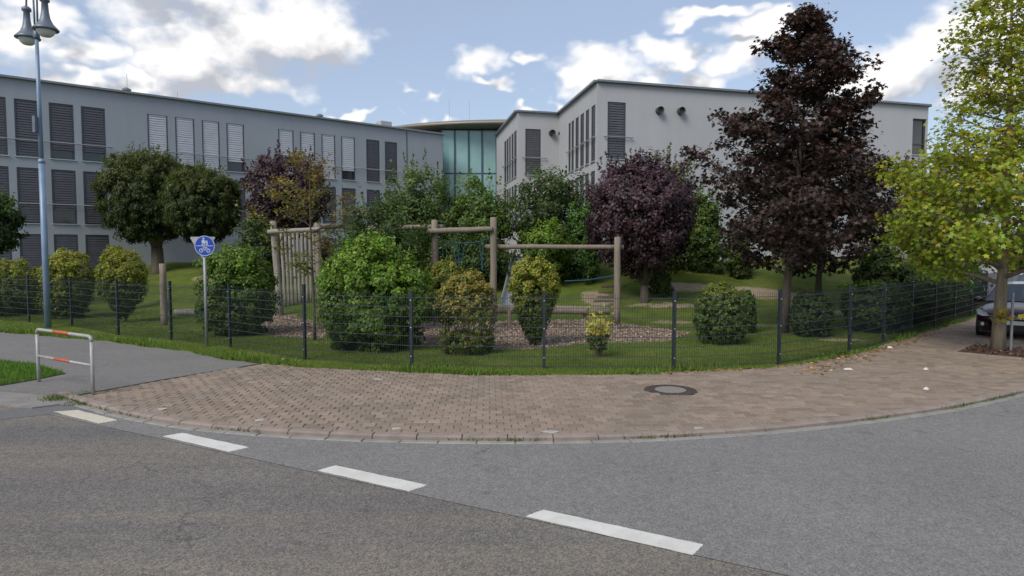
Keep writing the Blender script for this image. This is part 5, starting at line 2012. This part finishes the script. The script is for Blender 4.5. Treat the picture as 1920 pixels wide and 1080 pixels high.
def make_car(loc, head, paint, label):
    """x forward, y left; origin on the ground under the middle"""
    root = empty('parked_car', (0, 0, 0), label, 'car', 'cars parked on the side street')
    # stations along the length: x, half width, sill z, belt z, hood/deck z at the centre
    S = [(2.06, .56, .30, .52, .60), (2.02, .68, .24, .62, .70), (1.9, .80, .20, .70, .80), (1.6, .875, .18, .80, .90), (1.1, .89, .18, .88, 1.0), (.85, .89, .18, .91, 1.03),
         (0, .89, .18, .93, .98), (-1.0, .89, .18, .96, 1.0), (-1.7, .87, .2, .98, 1.02), (-2.0, .80, .26, .95, .98), (-2.1, .68, .34, .85, .88)]
    mb = MB()
    ring_ = []
    for x, w, zs, zb, zh in S:
        pts = [(x, 0, zs), (x, w * .85, zs), (x, w * .97, zs + .1), (x, w, (zs + zb) / 2 + .05), (x, w * .985, zb - .06), (x, w * .93, zb), (x, w * .8, zb + (zh - zb) * .45), (x, w * .45, zb + (zh - zb) * .85), (x, 0, zh)]
        ring_.append(pts + [(a, -b, c) for a, b, c in reversed(pts[1:-1])])
    k = len(ring_[0])
    for r_ in ring_:
        mb.v += r_
    for i in range(len(S) - 1):
        for j in range(k):
            mb.f.append((i * k + j, i * k + (j + 1) % k, (i + 1) * k + (j + 1) % k, (i + 1) * k + j))
    mb.f.append(tuple(range(k)))
    mb.f.append(tuple((len(S) - 1) * k + j for j in reversed(range(k))))
    body = mb.build('body', M[paint], root, smooth=True)
    # cabin: pillars and roof
    cab = [(1.0, .80, .98), (.72, .76, 1.12), (.2, .66, 1.42), (-.3, .64, 1.48), (-1.0, .64, 1.46), (-1.6, .68, 1.3), (-2.0, .76, .99)]
    rf_ = MB()
    for i in range(1, len(cab) - 2):
        (x0, w0, z0), (x1, w1, z1) = cab[i + 1 - 0], cab[i + 1]
    roof = MB()
    rp = cab[2:6]
    for x, w, z in rp:
        for q, dz in ((-1, -.05), (-.9, -.005), (-.45, .03), (0, .04), (.45, .03), (.9, -.005), (1, -.05)):
            roof.v.append((x, w * q, z + dz))
    for i in range(len(rp) - 1):
        for j in range(6):
            a = i * 7 + j
            roof.f.append((a, a + 7, a + 8, a + 1))
    roof.build('roof', M[paint], root, smooth=True)
    ws = MB()                                            # windscreen, curved
    for (x, w, z) in (cab[0], cab[1], cab[2]):
        for q in (-.97, -.5, 0, .5, .97):
            ws.v.append((x + .16 * (1 - q * q) * (1 if z < 1.3 else .4), w * q, z + .025 * (1 - q * q)))
    for i in range(2):
        for j in range(4):
            a = i * 5 + j
            ws.f.append((a, a + 5, a + 6, a + 1))
    ws.build('windscreen', M['carglass'], root, smooth=True)
    rw = MB().quad((-1.6, -.66, 1.3), (-1.6, .66, 1.3), (-2.02, .74, .98), (-2.02, -.74, .98)).build('rear_window', M['carglass'], root)
    for s_ in (-1, 1):
        MB().add([(.9, s_ * .805, .97), (.2, s_ * .655, 1.39), (-.3, s_ * .635, 1.44), (-1.0, s_ * .635, 1.42), (-1.6, s_ * .68, 1.27), (-1.95, s_ * .77, .98)], ((0, 1, 2, 3, 4, 5) if s_ > 0 else (5, 4, 3, 2, 1, 0),)).build('side_window', M['carglass'], root)
        MB().tube([(1.0, s_ * .80, .96), (.72, s_ * .765, 1.12), (.2, s_ * .665, 1.40), (-.3, s_ * .645, 1.455), (-1.0, s_ * .645, 1.435), (-1.6, s_ * .69, 1.28), (-2.0, s_ * .76, .98)], .035, 6).build('pillar', M[paint], root, smooth=True)
        MB().tube([(-.4, s_ * .64, 1.44), (-.5, s_ * .8, .98)], .03, 6).build('door_pillar', M['plastic'], root)
        mi = MB()
        mi.lathe((.78, s_ * .99, .98), ((.03, -.07), (.1, -.04), (.115, .02), (.09, .07), (.03, .09)), 10)
        mo = mi.build('mirror', M[paint], root, smooth=True)
        MB().tube([(.76, s_ * .84, .94), (.78, s_ * .95, .97)], .025, 6).build('mirror_arm', M['plastic'], mo)
        hl_ = MB()                                        # swept headlamp
        pts = [(2.03, .52, .60), (2.0, .66, .585), (1.9, .80, .62), (1.72, .865, .735), (1.76, .80, .775), (1.95, .62, .70)]
        hl_.add([(x + .035, s_ * (y + .02), z + .022) for x, y, z in pts], (tuple(range(6)) if s_ > 0 else tuple(reversed(range(6))),))
        hl_.add([(x - .06, s_ * (y - .05), z - .02) for x, y, z in pts], ())
        b0_ = len(hl_.v) - 12
        for q in range(6):
            hl_.f.append((b0_ + q, b0_ + (q + 1) % 6, b0_ + 6 + (q + 1) % 6, b0_ + 6 + q))
        hl_.build('headlight', M['headlamp'], root)
        fg = MB().tube([(1.94, s_ * .68, .385), (2.03, s_ * .675, .385)], .05, 12)
        fg.build('fog_light', M['headlamp'], root)
        MB().obox((1.965, s_ * .66, .385), (.03, 0, 0), (0, .13, 0), (0, 0, .075)).build('bumper_recess', M['plastic'], root)
        for xw in (1.32, -1.3):
            ty = MB()
            c0 = Vector((xw, s_ * .77, .31))
            prof_ = [(-.1, .2), (-.105, .27), (-.085, .31), (.085, .31), (.105, .27), (.1, .2)]
            nseg = 24
            for yy, rr in prof_:
                for q in range(nseg):
                    w_ = 2 * math.pi * q / nseg
                    ty.v.append((c0.x + rr * math.cos(w_), c0.y + yy, c0.z + rr * math.sin(w_)))
            for a in range(len(prof_) - 1):
                for q in range(nseg):
                    ty.f.append((a * nseg + q, a * nseg + (q + 1) % nseg, (a + 1) * nseg + (q + 1) % nseg, (a + 1) * nseg + q))
            wo = ty.build('wheel', M['tyre'], root, smooth=True)
            MB().tube([c0 + Vector((0, s_ * .0, 0)), c0 + Vector((0, s_ * .09, 0))], .2, 20).build('rim', M['rim'], wo)
            MB().tube([c0 - Vector((0, s_ * .1, 0)), c0 + Vector((0, s_ * .122, 0))], .365, 24).build('wheel_arch', M['plastic'], root)
    MB().obox((2.035, 0, .56), (.045, 0, 0), (0, .42, 0), (0, 0, .035)).build('upper_grille', M['plastic'], root)
    MB().obox((2.025, 0, .33), (.06, 0, 0), (0, .46, 0), (0, 0, .1)).build('lower_grille', M['plastic'], root)
    MB().obox((2.085, 0, .455), (.012, 0, 0), (0, .26, 0), (0, 0, .055)).build('number_plate', M['plate'], root)
    MB().obox((2.09, 0, .575), (.01, 0, 0), (0, .4, 0), (0, 0, .008)).build('chrome_strip', M['chrome'], root)
    MB().tube([(2.06, 0, .64), (2.082, 0, .64)], .05, 16).build('badge', M['chrome'], root)
    MB().obox((0, 0, .2), (1.85, 0, 0), (0, .78, 0), (0, 0, .06)).build('underbody', M['plastic'], root)
    root.location = loc
    root.rotation_euler = (0, 0, head)
    return root


hd = math.atan2(-STREET.y, -STREET.x)
cf = D(1893, 600, 18.3)
cl_ = cf.to_2d() + STREET * 2.05
make_car((cl_.x, cl_.y, ZP), hd + .03, 'maroon', 'dark maroon hatchback parked behind the street tree, facing the viewer')
c2_ = D(1925, 540, 27.5).to_2d()
make_car((c2_.x, c2_.y, ZP), hd, 'bluegrey', 'blue grey car farther back, cut by the right edge')
